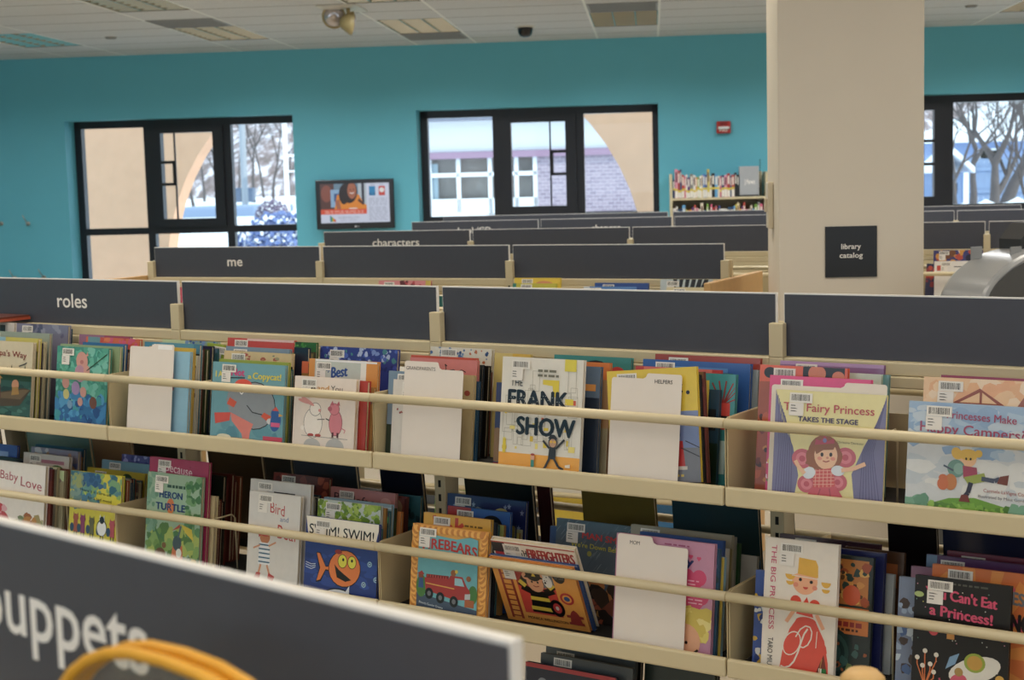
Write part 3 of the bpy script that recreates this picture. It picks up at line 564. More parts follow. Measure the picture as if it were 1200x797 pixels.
def a_fighter(a):
    O='#eaab44'; a.R(0,0,1,1,O); a.R(.26,.17,.72,.95,'#d9482c'); a.R(.56,.62,.72,.95,'#8a8d94'); a.R(.26,.62,.56,.95,'#b83a2c')
    a.R(.07,.05,.1,.98,'#a8402a'); a.R(.19,.05,.22,.98,'#a8402a')
    for i in range(11): a.R(.1,.08+.085*i,.19,.1+.085*i,'#a8402a')
    K='#1e1e22'; Y='#e2c83a'
    a.P([(.36,.2),(.62,.2),(.6,.56),(.4,.56)],K); a.P([(.355,.24),(.625,.24),(.62,.3),(.36,.3)],Y); a.P([(.38,.4),(.61,.4),(.61,.46),(.385,.46)],Y)
    a.L([(.42,.54),(.31,.6),(.38,.76)],.085,K); a.L([(.58,.54),(.69,.6),(.6,.77)],.085,K); a.L([(.31,.63),(.35,.68)],.09,Y); a.L([(.69,.63),(.65,.69)],.09,Y); a.E(.39,.78,.04,.045,'#e5ae88'); a.E(.59,.79,.04,.045,'#e5ae88')
    a.E(.49,.69,.1,.12,'#e5ae88'); a.E(.455,.7,.012,.014,K); a.E(.525,.7,.012,.014,K); a.L([(.46,.64),(.49,.625),(.53,.64)],.01,'#a83a30'); a.P([(.37,.76),(.61,.76),(.58,.8),(.4,.8)],K); a.E(.49,.82,.09,.085,K); a.P([(.47,.79),(.52,.79),(.5,.87)],Y)
    a.E(.64,.84,.04,.05,'#e8e4de'); a.E(.65,.74,.055,.08,'#e8e4de'); a.blots(8,.6,.68,.7,.86,[K],.01,31); a.P([(.6,.9),(.68,.9),(.64,.95)],'#c8322d')
    a.E(.8,.86,.075,.1,K); a.lines(.745,.86,.88,4,.025,'#8a8d94',.008,32)
    a.E(.68,.32,.085,.11,K); a.E(.68,.32,.05,.065,'#c8322d'); a.E(.68,.32,.02,.026,'#d8d4cc')
    a.E(.83,.5,.08,.075,'#c8322d'); a.E(.83,.5,.055,.05,O); a.E(.83,.5,.035,.03,'#4a6a9a'); a.P([(.8,.12),(.94,.12),(.92,.26),(.9,.3),(.87,.33),(.84,.3),(.82,.26)],'#a8382c'); a.R(.78,.09,.96,.13,'#a8382c'); a.R(.77,.2,.97,.24,'#a8382c')
    a.T('MONICA WELLINGTON',.28,.76,.08,.045,'#6a3a20',.012)
def a_fire(a): a.R(0,0,1,1,'#e9dfd2'); a.R(0,.86,.16,.99,'#3a3f4a'); a.R(.02,.8,.16,.86,'#c8322d'); a.T('THE',.33,.44,.84,.075,'#24242a',.02); a.T('FIREFIGHTERS',.42,.97,.82,.125,'#b5302c',.025); a.L([(0,.985),(1,.985)],.015,'#c05a50')
def a_rain(a):
    a.R(0,0,1,1,'#687785'); q=random.Random(8)
    for i in range(90):
        x,y=q.random(),q.uniform(.3,.98); a.y+=.000024; a.L([(x,y),(x+.05,y+.06)],.005,q.choice(['#98a4ae','#80909c','#56646f']))
    a.blots(24,.35,.02,1,.38,['#b0684c','#8f5440','#3a3431','#c48a50','#5a4a40'],.09,33); a.blots(10,.2,.0,.9,.12,['#3a3431','#b08a4a'],.06,34)
    a.T('MAN SMALL',.34,.98,.83,.065,'#c8383a',.03,-.03); a.T("We're Down Below!",.2,.9,.74,.05,'#c9c44a',.01,-.02); a.E(.44,.68,.03,.03,'#a8a860')
def a_hearts(a):
    a.R(0,0,1,1,'#cf9cb4'); 
    def heart(x,y,r,c): a.E(x-r*.5,y+.3*r,r*.6,r*.6,c); a.E(x+r*.5,y+.3*r,r*.6,r*.6,c); a.P([(x-r*1.05,y+.2*r),(x+r*1.05,y+.2*r),(x,y-1.1*r)],c)
    heart(.8,.66,.12,'#d9487e'); heart(.82,.5,.13,'#d9487e'); heart(.77,.87,.02,'#d9487e'); heart(.85,.86,.02,'#d9487e'); a.lines(.75,.86,.66,2,.03,'#f0c0d0',.01,35); a.lines(.76,.9,.5,2,.03,'#f0c0d0',.01,36)
    a.T('y',.72,.8,.8,.09,'#2b3f7c',.02,-.02); a.lines(.5,.75,.95,1,.03,'#b05a80',.012,37)
    a.blots(30,.76,.2,.95,.4,['#e8d87a','#dcc860','#efe29a'],.06,38); a.E(.74,.14,.16,.16,'#e8b490'); a.E(.76,.13,.015,.015,'#222'); a.L([(.84,.05),(.88,.08)],.02,'#222')
def a_bigprincess(a):
    a.R(0,0,1,1,'#ebe3d8'); O='#e0502a'
    a.E(.56,.72,.175,.19,'#efb892',0,24,180,360); a.E(.56,.73,.175,.07,'#efb892'); a.P([(.46,.76),(.74,.745),(.735,.83),(.7,.87),(.47,.88)],'#e6b92e'); a.E(.36,.75,.07,.07,'#e6b92e',0,20,180,360); a.E(.36,.7,.055,.05,'#e6b92e',0,20,180,360); a.E(.85,.72,.065,.07,'#e6b92e',0,20,180,360); a.E(.85,.67,.055,.05,'#e6b92e',0,20,180,360)
    a.L([(.38,.745),(.77,.735)],.01,'#ebe3d8')
    a.E(.5,.72,.022,.022,'#22201f'); a.E(.65,.71,.022,.022,'#22201f'); a.E(.44,.68,.035,.03,'#e79a7c'); a.E(.7,.67,.035,.03,'#e79a7c'); a.E(.575,.67,.035,.03,'#d9482c',0,20,180,360)
    a.E(.45,.56,.075,.075,O); a.E(.71,.545,.075,.075,O); a.P([(.6,.6),(.46,.47),(.7,.455)],O); a.L([(.43,.49),(.33,.4)],.05,'#efb892'); a.L([(.74,.48),(.84,.38)],.05,'#efb892'); a.E(.6,.42,.14,.06,O)
    a.P([(.46,.42),(.74,.42),(.86,.3),(.92,.14),(.93,.03),(.26,.04),(.3,.2),(.38,.35)],O); a.E(.62,.22,.28,.22,O)
    W_='#ebe3d8'; a.E(.42,.25,.115,.17,W_,-25); a.E(.42,.25,.1,.155,O,-25); a.L([(.63,.37),(.585,.33),(.55,.27),(.51,.19),(.46,.12),(.4,.08),(.33,.065),(.28,.075)],.022,W_); a.L([(.47,.3),(.53,.36),(.6,.39),(.66,.385),(.69,.35),(.68,.3),(.64,.255),(.58,.23),(.53,.235)],.017,W_); a.L([(.76,.36),(.75,.24)],.01,'#ebe3d8')
    a.P([(.74,.03),(.93,.03),(.86,.2)],'#8a3a1c'); a.R(.8,.06,.87,.1,'#e8ece4'); a.R(.84,.055,.9,.1,'#2f8a4a'); a.L([(.8,.03),(.84,.17)],.01,'#c9974e')
    # two lines of writing up the left side
    for txt, v0, v1, x, col in (('THE BIG PRINCESS',.95,.33,.09,'#d4487a'),('TARO MIURA',.27,.01,.09,'#2a2a2c')):
        vs, fs, p, q = text_mesh(txt, .01); a.y -= .00003
        out=[((x + Y*.075/.73)*a.w - a.w/2, a.y, (v0 + (X-p)/(q-p)*(v1-v0))*a.h) for X, Y in vs]; a.mb.mesh(out, fs, lin(col))
def a_persian(a):
    a.R(0,0,1,1,'#3d4a48'); a.R(.1,.6,.95,.97,'#c98a3a'); a.blots(60,.12,.62,.93,.95,['#5a4a3a','#d9a04a','#7a5a34','#b5602c','#3f5a54','#e0b860'],.05,39); a.E(.35,.68,.09,.12,'#2f7a74'); a.E(.75,.68,.11,.12,'#d86a2c'); a.R(.03,.36,.97,.58,'#d98a2c'); a.R(.06,.49,.94,.5,'#8a4a1c')
    a.lines(.12,.9,.53,1,.03,'#6a3a1c',.03,40); a.lines(.2,.9,.42,1,.03,'#a8342c',.04,41); a.lines(.1,.85,.385,1,.03,'#6a3a1c',.02,42)
    for i in range(5): a.E(.5,.2,.3-.05*i,.3-.05*i,'#4f6f68' if i%2 else '#36504c')
    a.blots(30,.05,.02,.95,.34,['#5a7f78','#2f4845','#8a9a6a','#b5703c'],.04,43)
def a_space(a):
    K='#17181c'; a.R(0,0,1,1,K); q=random.Random(9)
    for i in range(40): a.E(q.random(),q.uniform(.2,.98),.006,.006,q.choice(['#d8d8d0','#d9a0b4','#d8d07a','#8ab0a0']))
    a.T("You Can't Eat",.12,.86,.84,.085,'#d8507a',.028,-.035); a.T('a Princess!',.17,.82,.7,.085,'#d8507a',.028,-.025)
    a.E(.93,.6,.055,.055,'#cf4a66'); a.E(.93,.6,.03,.03,'#e59aa6'); a.E(.05,.85,.05,.03,'#b9c88a'); a.E(.22,.57,.05,.05,'#d8505a'); a.R(.36,.52,.44,.58,'#d8a04a')
    a.E(.66,.3,.28,.13,'#e6e2d8',22); a.E(.5,.2,.09,.07,'#d8607a',22); a.P([(.36,.28),(.46,.33),(.5,.42),(.4,.38)],'#8fb0cc'); a.P([(.5,.1),(.68,.14),(.58,.2)],'#8fb0cc'); a.E(.66,.36,.11,.1,'#a8b84a'); a.E(.66,.36,.08,.075,'#d0a848'); a.E(.5,.27,.045,.045,'#b89a5a'); a.E(.92,.26,.045,.04,'#d8b04a'); a.E(.92,.12,.05,.05,'#d87a86')
    a.E(.17,.06,.14,.14,'#d8823c'); a.E(.15,.12,.02,.02,'#222')
    for x,y in ((.06,.34),(.14,.4),(.2,.3),(.26,.38),(.12,.28),(.24,.24)): a.L([(.15,.12),(x,y-.05),(x,y)],.012,'#d8823c'); a.E(x,y,.025,.025,'#e4ded2')
    a.L([(.28,.04),(.34,.12),(.3,.2)],.02,'#cf5a76'); a.blots(20,.3,.0,.6,.04,['#e4e0d6','#cf5a76','#d8d0c0'],.025,44); a.T('Gillian Rogerson & Sarah',.42,.84,.05,.03,'#b8b4a8',.002,.05)
    a.lines(.14,.8,.955,1,.02,'#6a6a62',.015,45)
def a_orangeprincess(a):
    a.R(0,0,1,1,'#e0832c')
    for i in range(15): an=math.radians(i*24); a.P([(.5,.35),(.5+math.cos(an)*.7,.35+math.sin(an)*.7),(.5+math.cos(an+.18)*.7,.35+math.sin(an+.18)*.7)],'#eaa044')
    a.P([(.14,.86),(.2,.88),(.17,.92),(.24,.9),(.27,.94),(.27,.89),(.32,.88),(.27,.86),(.27,.82),(.23,.85),(.18,.81),(.2,.85)],'#d8607a'); a.blots(20,.55,.5,1,.9,['#d8607a','#cc4a58'],.03,46); a.T('PRINCESS',.42,.98,.8,.1,'#8f9298',.03,-.05); a.T('NG',.8,.99,.56,.14,'#3f3a3c',.03)
def a_floral(a): a.R(0,0,1,1,'#e2dccd'); a.blots(110,0,.7,1,1,['#5d82b0','#e2dccd','#8fa6c2','#e2dccd','#c97c4a','#3f628f','#e6e2d8'],.022,47)
def a_pattern(a): a.R(0,0,1,1,'#dcc79c'); a.blots(30,.2,.7,1,.98,['#b7b08c','#c9a070','#8f9a86','#c06a5a'],.035,48,.5)
def a_starry(a): a.R(0,0,1,1,'#3d4f9e'); a.blots(90,0,.75,1,1,['#4a5fb4','#5f79c6','#8fa2d4','#34448c','#5f9aa0','#c2cce4'],.025,49)
def a_salmon(a): a.R(0,0,1,1,'#d98d88'); a.L([(.56,.93),(.53,.95),(.55,.9),(.52,.88)],.012,'#3f3238'); a.L([(.6,.89),(.66,.9),(.7,.88),(.78,.9),(.84,.88)],.01,'#3f3238'); a.lines(.82,.98,.8,2,.04,'#3f3238',.02,50)
def a_sheet(*blobs):
    def f(a):
        for b in blobs:
            if b[0] == 'E': a.E(*b[1:])
            elif b[0] == 'R': a.R(*b[1:])
            else: a.blots(*b[1:])
    return f
def a_rand(seed, base):
    def f(a):
        q = random.Random(seed); hh, ss, vv = colorsys.rgb_to_hsv(*[int(base[i:i+2], 16)/255 for i in (1, 3, 5)])
        def c(): 
            r = colorsys.hsv_to_rgb((hh + q.uniform(-.12, .12)) % 1, min(1, max(.1, ss*q.uniform(.5, 1.2))), min(1, max(.1, vv*q.uniform(.7, 1.35))))
            return '#%02x%02x%02x' % tuple(int(255*v) for v in r)
        k = q.randrange(4)
        if k == 0: a.R(0,.86,1,1,c()); a.blots(12,.3,.4,1,.98,[c(),c()],.06,seed,.7)
        elif k == 1: a.blots(26,0,.55,1,1,[c(),c(),c()],.05,seed)
        elif k == 2: a.E(q.uniform(.5,.9),.9,.14,.12,c()); a.R(.55,.4,1,.7,c())
        else: a.R(.92,0,1,1,c()); a.R(0,.95,1,1,c()); a.E(.7,.75,.12,.1,c())
    return f
# ---------------------------------------------------------------- books standing face out in the bins
COLNAME = [('white',(.9,.88,.85)),('cream',(.85,.78,.62)),('grey',(.55,.55,.55)),('dark grey',(.25,.25,.27)),('black',(.08,.08,.09)),('red',(.75,.18,.16)),('dark red',(.4,.12,.12)),
    ('orange',(.88,.5,.2)),('brown',(.45,.3,.2)),('tan',(.7,.55,.38)),('yellow',(.9,.8,.25)),('olive',(.5,.48,.2)),('green',(.3,.55,.3)),('dark green',(.15,.3,.2)),('teal',(.25,.55,.55)),
    ('light blue',(.6,.75,.85)),('blue',(.2,.4,.72)),('navy',(.13,.17,.35)),('purple',(.5,.35,.6)),('pink',(.87,.6,.68)),('magenta',(.8,.22,.5)),('salmon',(.85,.52,.48))]
def cname(h):
    c = [int(h[i:i+2], 16)/255 for i in (1, 3, 5)]
    return min(COLNAME, key=lambda n: sum((a-b)**2 for a, b in zip(c, n[1])))[0]
ORD = ['first','second','third','fourth','fifth','sixth','seventh','eighth','ninth','tenth','eleventh','twelfth','thirteenth','fourteenth','fifteenth','sixteenth','seventeenth','eighteenth','nineteenth','twentieth']
TILT = .13
def spine_dark(h, k=.8): c = lin(h); return (c[0]*k, c[1]*k, c[2]*k, 1)

def make_book(M, w, h, t, base, art, label, group, soft=False, sticker=True, cat='book', back=None):
    root = empty('picture_book', M, label, cat, group)
    b = lin(base); m = MB(); th = .0008 if soft else .0022
    m.box(-w/2, w/2, 0, th, 0, h, b); m.box(-w/2, w/2, t - th, t, 0, h, lin(back) if back else b); m.box(-w/2, -w/2 + th, th, t - th, 0, h, spine_dark(base))
    ya = -.0003
    if art: A_ = Art(w, h, m); art(A_); ya = A_.y
    m.build('cover', PRINT, root)
    i = .0006 if soft else .0035
    p = MB(); p.box(-w/2 + th, w/2 - i, th, t - th, i, h - i); p.build('pages', PAPER, root)
    if sticker:
        s = MB(); q = random.Random(hash(label) % 1000 if False else len(label)*7 + int(w*9000))
        W_, H_ = .048, .0195; x0 = -w/2 + .028 + q.uniform(-.004, .008); z1 = h - .004 - q.uniform(0, .004); y = ya - .0006
        s.box(x0, x0 + W_, y, y + .0003, z1 - H_, z1, lin('#e8e2d8')); s.box(x0 - .001, x0 + .03, y, y + .0003, z1 - H_ - .026, z1 - H_ - .0005, lin('#e6dfd6'))
        x = x0 + .004
        while x < x0 + W_ - .005:
            d = q.choice((.0006, .001, .0014)); s.poly([(x, y - .0001, z1 - .0155), (x + d, y - .0001, z1 - .0155), (x + d, y - .0001, z1 - .003), (x, y - .0001, z1 - .003)], lin('#2a2826')); x += d + q.choice((.0006, .001, .0013))
        for k in range(3): s.poly([(x0 + .003, y - .0001, z1 - H_ - .007 - .0055*k), (x0 + .012 + q.uniform(0, .008), y - .0001, z1 - H_ - .007 - .0055*k), (x0 + .012, y - .0001, z1 - H_ - .005 - .0055*k), (x0 + .003, y - .0001, z1 - H_ - .005 - .0055*k)], lin('#6a6660'))
        s.build('barcode_label', STICKER, root)
    return root

def place(row, z0, TL, TR_, d, tilt, hfix=None):
    """stand a cover on the shelf so that its top edge runs between two sighted corners"""
    h = .27
    for _ in range(4):
        y = d + h*math.sin(tilt); a = at(row, *TL, y=y); b = at(row, *TR_, y=y)
        if row in (1, 2):                              # keep clear of the bay's end dividers
            n = math.floor((a.x + b.x)/2/BAY)
            for v, w0, w1 in ((a, b, 0), (b, a, 1)):
                lim = n*BAY + .0065 if not w1 else (n + 1)*BAY - .0065
                if (v.x < lim) if not w1 else (v.x > lim): v.z += (w0.z - v.z)*(lim - v.x)/(w0.x - v.x); v.x = lim
        phi = math.atan2(b.z - a.z, b.x - a.x)
        if abs(phi) < .05: phi = 0
        w = math.hypot(b.x - a.x, b.z - a.z) if phi else b.x - a.x
        low = (min(a.z, b.z) if phi else (a.z + b.z)/2)
        h = (low - z0)/(math.cos(tilt)*math.cos(phi))
    hh = hfix or h
    top = (a + b)/2; y = d + h*math.sin(tilt)
    # cover frame: x along the top edge, z up the cover; origin at bottom middle of the front board
    Rm = Matrix.Rotation(-tilt, 4, 'X') @ Matrix.Rotation(-phi, 4, 'Y')
    up = Rm @ Vector((0, 0, 1)); o = Vector((top.x, y, top.z)) - up*hh
    return frame(row) @ Matrix.Translation(o) @ Rm, w, hh

def card_mesh(w, h, tab, tabw, txt, toff, name='divider_card'):
    """white card with a raised tab; tab = (x0, x1, height) in fractions"""
    a, b, th = tab; r = .006; x0, x1 = -w/2, w/2; ta, tb = x0 + a*w, x0 + b*w; hb = h - th
    def arc(cx, cz, a0, a1): return [(cx + r*math.cos(math.radians(a0 + (a1-a0)*i/4)), cz + r*math.sin(math.radians(a0 + (a1-a0)*i/4))) for i in range(5)]
    pts = [(x0, 0), (x1, 0)]
    if b >= .99: pts += arc(x1 - r, h - r, 0, 90)
    else: pts += arc(x1 - r, hb - r, 0, 90) + [(tb + .01, hb), (tb + .003, hb + .003)] + arc(tb - r, h - r, 0, 90)
    if a <= .01: pts += arc(x0 + r, h - r, 90, 180)
    else: pts += arc(ta + r, h - r, 90, 180) + [(ta - .002, hb + .003), (ta - .008, hb)] + arc(x0 + r, hb - r, 90, 180)
    m = MB(); m.prism(pts, 0, .0007)
    if txt:
        vs, fs, p, q = text_mesh(txt, .01); u0, u1 = toff; cap = .0085
        m.mesh([(x0 + w*(u0 + (X-p)/(q-p)*(u1-u0)), -.0003, h - .012 - cap + Y*cap/.73) for X, Y in vs], fs, mi=1)
    return m
INK = mat('black_print', '#2a2724', .6)
LABELW = mat('paper_label', '#f6f3f0', .5)

NB = [0]
def stack(row, lv, key, front, items, group, fill=True, back_d=-.075, pal=None):
    """items: (TLx, TLy, TRx, TRy, d, thickness, colour, art, phrase or full label with '=')"""
    z0 = TR[lv] + .0162; n = 0
    items = sorted(items, key=lambda i: i[4]); q = random.Random(key); out = []
    pal = pal or ['#2f3e4e','#c9c2a4','#7a3b32','#3f6e8a','#b48a4a','#55663f','#d8d2c6','#8a4a3a','#2a2a30','#c46a3a','#4a7f86','#a8a49a','#5a4a6a','#9a8a5a']
    for i, it in enumerate(items):
        out.append(it)
        nx = items[i+1][4] if i+1 < len(items) else back_d
        t0 = it[5]; d = it[4] + t0 + .0015
        while fill and nx - d > .0125:
            t = q.uniform(.007, .0115); u = (d - it[4])/(nx - it[4]); n2 = items[min(i+1, len(items)-1)]
            TLx = it[0] + (n2[0]-it[0])*u + q.uniform(2, 7); TRx = it[2] + (n2[2]-it[2])*u + q.uniform(-3, 3)
            y0 = it[1] + q.uniform(3, 9) + 0*u; y1 = y0 + (TRx - TLx)*(it[3]-it[1])/max(20, it[2]-it[0]) if abs((it[3]-it[1])/(it[2]-it[0])) < .2 else y0 + .08*(TRx - TLx)
            out.append((TLx, y0, TRx, y1, d, t, q.choice(pal), 'fill', 'picture book'))
            d += t + .0012
    for it in sorted(out, key=lambda i: i[4]):
        TLx, TLy, TRx, TRy, d, t, c, art, ph = it[:9]
        nxt = min([o[4] for o in out if o[4] > d] + [d + .05]); t = max(.004, min(t, nxt - d - .0008))
        M, w, h = place(row, z0, (TLx, TLy), (TRx, TRy), d, TILT)
        if ph.startswith('='): label = ph[1:]
        else:
            n += 1
            col = cname(c) + ' ' if ph == 'picture book' else ''
            label = f"{col}{ph}, {ORD[min(n-1, 19)]} behind {front}"
        if art == 'fill': fn, st = (a_rand(NB[0], c), False)
        elif art is None: fn, st = a_rand(NB[0], c), True
        else: fn, st = art, len(it) < 10 or it[9]
        NB[0] += 1
        print('BOOK %s%s d=%.3f w=%.3f h=%.3f t=%.3f %s' % (key, lv, d, w, h, t, label[:50]))
        make_book(M, w, h, t, c, fn, label, group, soft=t < .006, sticker=st)
def card(row, lv, TL, TR_, d, tab, txt, toff, label, hfix=None, lab=False):
    M, w, h = place(row, TR[lv] + .0162, TL, TR_, d, TILT, hfix)
    m = card_mesh(w, h, tab, 0, txt, toff)
    if lab: m.box(-w/2 + w*.64, -w/2 + w*.96, -.0004, -.0001, h - .014, h - .003, mi=2)
    o = m.build('divider_card', [CARD, INK, LABELW], M=M); tag(o, label, 'divider card', 'white divider cards')

GU = 'face-out picture books in the upper bins'; GL = 'face-out picture books in the lower bins'
F = -.274
E1 = lambda *a: a
stack(1,'U','papa','the boat cover',[
 (-42,396,39,402.5,F,.012,'#d8cdb4',a_boat,'=rowing boat picture book with a red title, at the left edge of the upper shelf',False),
 (-38,391.5,45,398,-.255,.013,'#cfc46a',a_sheet(('R',.3,.9,.55,1,'#9fc0cc'),('R',.0,.0,1,.85,'#7d8440')),'yellow topped picture book',False),
 (-20,387,58,391.2,-.2,.012,'#a9b2a6',a_sheet(),'pale grey green picture book'),
 (-24,376,17,378.7,-.13,.01,'#ddd6cc',a_sheet(('R',.6,.9,.75,.97,'#4a4a48')),'white picture book with a small drawing',False),
 (19,378.2,80,381.7,-.12,.012,'#8f8fa4',a_sheet(('B',14,.2,.8,1,1,['#7a7a98','#a5a5b5','#6a6f8a'],.05,5)),'lilac grey picture book with a blue sticker'),
],GU)
stack(1,'U','pigs','the pink pigs cover',[
 (67.8,405.8,127.8,408,F,.012,'#5b9f90',a_pigs,'=teal and blue watercolour picture book with pink pigs, left of the blank tabbed card'),
 (71,403,140.5,406.3,-.25,.012,'#a8b892',a_sheet(),'pale green picture book',False),
 (97,400.5,146,403.5,-.215,.012,'#3f7fae',a_sheet(),'blue edged picture book',False),
 (101,394.3,163.6,397.8,-.15,.012,'#d9764e',a_sheet(('B',20,.3,.85,.95,1,['#d9648a','#e08a5a','#cf5a4a'],.05,6),('R',.04,.9,.27,1,'#7fa8b0')),'orange and pink picture book',False),
 (93,391.2,152.5,395,-.1,.01,'#a8809a',a_sheet(('R',.5,.9,1,1,'#b05a78')),'mauve picture book',False),
],GU)
card(1,'U',(153,402),(204.3,403.8),F,(.52,1.,.0085),None,None,'blank white divider card with a paper label on its tab, beside the pigs cover',lab=True)
stack(1,'U','blue','the card with a paper label',[
 (162,409,223,412.8,-.262,.01,'#a3c8da',a_lightblue,'=light blue picture book with pink shapes, mostly hidden by the card with a paper label',False),
 (175,405,227,409,-.247,.009,'#d8b838',a_sheet(),'yellow edged picture book',False),
 (169.6,400,234,404,-.2,.012,'#5a96ac',a_sheet(('R',.3,.94,.9,1,'#6fa8ba')),'teal blue picture book'),
 (190.7,397.2,255,401,-.12,.012,'#9fb4a8',a_sheet(('R',.0,.93,.5,1,'#cfd8b0'),('B',16,.4,.93,1,1,['#4a68a8','#8aa4cc'],.03,8)),'green and blue topped picture book',False),
 (243,401.5,262.5,404.5,-.13,.01,'#a9b83e',a_sheet(('E',.5,.85,.2,.16,'#6a5434')),'lime picture book with a brown bird'),
],GU)
stack(1,'U','hippo','the orange cuffs cover',[
 (250,423.2,334.8,429,F,.009,'#86b3bd',a_hippo,'=blue picture book with a big grey animal in orange cuffs, on the upper shelf'),
 (257,420,338,425.5,-.262,.01,'#a8b24a',a_sheet(),'lime edged picture book',False),
 (263,410.5,342,415,-.2,.012,'#dcc79c',a_pattern,'cream patterned picture book'),
 (265,405.5,339.5,409.3,-.16,.01,'#8fa4b4',a_sheet(),'grey blue picture book'),
 (267,394.8,344.8,400,-.09,.012,'#cf5148',a_sheet(('R',.3,.975,1,1,'#e8c8c2')),'red topped picture book'),
],GU)
stack(1,'U','rabbit','the rabbit and pig cover',[
 (346,440,417.8,445,F,.013,'#ece0d6',a_rabbit,'=white picture book with a drawn rabbit and pink pig, in the upper shelf'),
 (349,441,431,447.5,-.258,.014,'#c23f2c',a_sheet(),'=thick red picture book directly behind the rabbit and pig cover',False),
 (362.6,420,443,424.2,-.22,.011,'#dfa048',a_best,'orange and white picture book with a blue title'),
 (345,406.8,361,408,-.17,.012,'#27384e',a_sheet(),'narrow navy picture book',False),
 (346,400,370.6,402.2,-.115,.01,'#3f7a3a',a_sheet(('B',20,0,.85,1,1,['#5a9a48','#2f5f2e','#79ae5a'],.08,9)),'leafy green picture book',False),
 (375.6,405.5,466,409.8,-.1,.012,'#3d4f9e',a_starry,'blue starry picture book'),
],GU)
card(1,'U',(474.6,421.5),(543.6,427.5),F,(.0,.58,.0165),'GRANDPARENTS',(.03,.53),'white divider card lettered grandparents, on the upper shelf')
stack(1,'U','grand','the card lettered grandparents',[
 (461.3,444.5,520,448,-.268,.007,'#e3dcd4',a_sheet(('R',.22,.6,.26,.75,'#5a5450'),('B',8,.1,.55,.3,.65,['#b0605a'],.02,10)),'=narrow white picture book peeking out left of the card lettered grandparents'),
 (448,434,520,438,-.255,.01,'#8fa2b4',a_sheet(('R',0,0,1,.4,'#2e4634'),('E',.22,.86,.1,.09,'#b8443c')),'=grey blue picture book with a dark green foot, left of the card lettered grandparents'),
 (489,436,555.3,440.5,-.235,.012,'#c4b288',a_sheet(('E',.9,.8,.05,.04,'#a8503a')),'beige picture book',False),
 (481,418.8,559.5,422.6,-.2,.01,'#d98d88',a_salmon,'salmon pink picture book',False),
 (467,414.6,558,420.3,-.17,.012,'#cf5a34',a_sheet(),'orange red picture book',False),
 (500,424,572.5,430,-.14,.012,'#2e2a22',a_sheet(),'black brown picture book',False),
 (486,404.2,576.5,409.9,-.09,.012,'#e2dccd',a_floral,'white picture book with blue flowers'),
],GU)
stack(1,'U','frank','the dancing man cover',[
 (589.6,417.4,684.4,422.6,F,.012,'#e9e4da',a_frank,'=black and white picture book with a dancing grey man, middle of the upper shelf'),
 (582,448,650,452,-.262,.009,'#4a4f78',a_sheet(('E',.05,.3,.2,.25,'#9a7a58'),('R',0,0,.4,.1,'#b03a34')),'narrow blue patterned picture book',False),
 (612,426,704,429.5,-.235,.012,'#6d7f92',a_sheet(('R',.75,0,1,.72,'#26384e'),('R',.8,.78,.95,.84,'#d89a44')),'slate picture book with an orange letter',False),
 (640,441,715,446.5,-.21,.012,'#c09a70',a_sheet(('R',.7,0,1,.5,'#b5a98c')),'tan picture book',False),
 (630,421,714.8,425.9,-.18,.012,'#dd8a38',a_sheet(),'orange topped picture book',False),
 (580,413.4,622,415.6,-.12,.01,'#d9c580',a_sheet(('R',.5,.9,1,1,'#dcb83e')),'pale yellow picture book',False),
 (649.8,415.4,740,419.6,-.1,.012,'#4f9d98',a_owl,'teal picture book with a dark bird',False),
],GU)
card(1,'U',(717.5,436.2),(799.5,438.5),F,(.5,1.,.012),'HELPERS',(.62,.87),'white divider card lettered helpers, on the upper shelf')
stack(1,'U','help','the card lettered helpers',[
 (711.5,435.4,815.5,429.5,-.262,.01,'#e6cc3a',a_bus,'=yellow picture book with a red bus, tilted, directly behind the card lettered helpers'),
 (760,442,828.5,445.8,-.225,.012,'#dcc23e',a_sheet(),'yellow edged picture book',False),
 (780,453,843.7,457.6,-.205,.011,'#2f5568',a_doncal,'dark blue picture book',False),
 (775,434.5,862.7,439.3,-.18,.012,'#4da2a4',a_teal_hand,'teal picture book with a red sunburst',False),
 (745,428.4,845,434.2,-.15,.01,'#c93a3c',a_sheet(('R',.1,.97,.9,1,'#e07a70')),'red picture book',False),
 (753.7,420.4,879.4,426.8,-.118,.014,'#2f72b4',a_sheet(('R',.3,.9,.8,.95,'#5f98cc')),'wide blue picture book'),
 (800,429,889,434,-.1005,.01,'#a8b2b4',a_sheet(),'grey picture book',False),
 (768,413.7,891,421.2,-.088,.012,'#b04a38',a_sheet(),'brick red picture book'),
],GU)
stack(1,'U','fairy','the winged girl cover',[
 (909.8,455.5,1039.6,464.2,F,.008,'#e9dfa6',a_fairy,'=cream picture book with a winged girl between purple curtains, upper shelf at right'),
 (902.6,438.8,1021,446,-.252,.012,'#e2418c',a_pinkprincess,'hot pink picture book with a pale script title'),
 (889.7,446.5,960,450.5,-.225,.012,'#b5623a',a_sheet(('B',30,0,.1,.5,.9,['#8a3a2a','#d8a04c','#5a2b22','#c96a34'],.07,13)),'orange brown picture book',False),
 (891,426.3,993.5,432.8,-.19,.012,'#e26a34',a_orangeblack,'orange and black picture book'),
 (985,436,1033,439.4,-.16,.01,'#cdd6c4',a_sheet(('R',.5,.9,.8,.93,'#7a8a7a')),'pale green picture book',False),
 (990,436.5,1042,440,-.145,.01,'#7fa8a6',a_sheet(),'teal picture book',False),
 (914.6,421.4,1036,429,-.1,.012,'#a47aa2',a_sheet(('R',.0,.97,1,1,'#c09ac0')),'purple picture book'),
],GU,fill=False)
card(1,'U',(905,443),(1040,452.2),-.262,(.64,1.,.011),None,None,'white blank divider card whose tab shows above the winged girl cover')
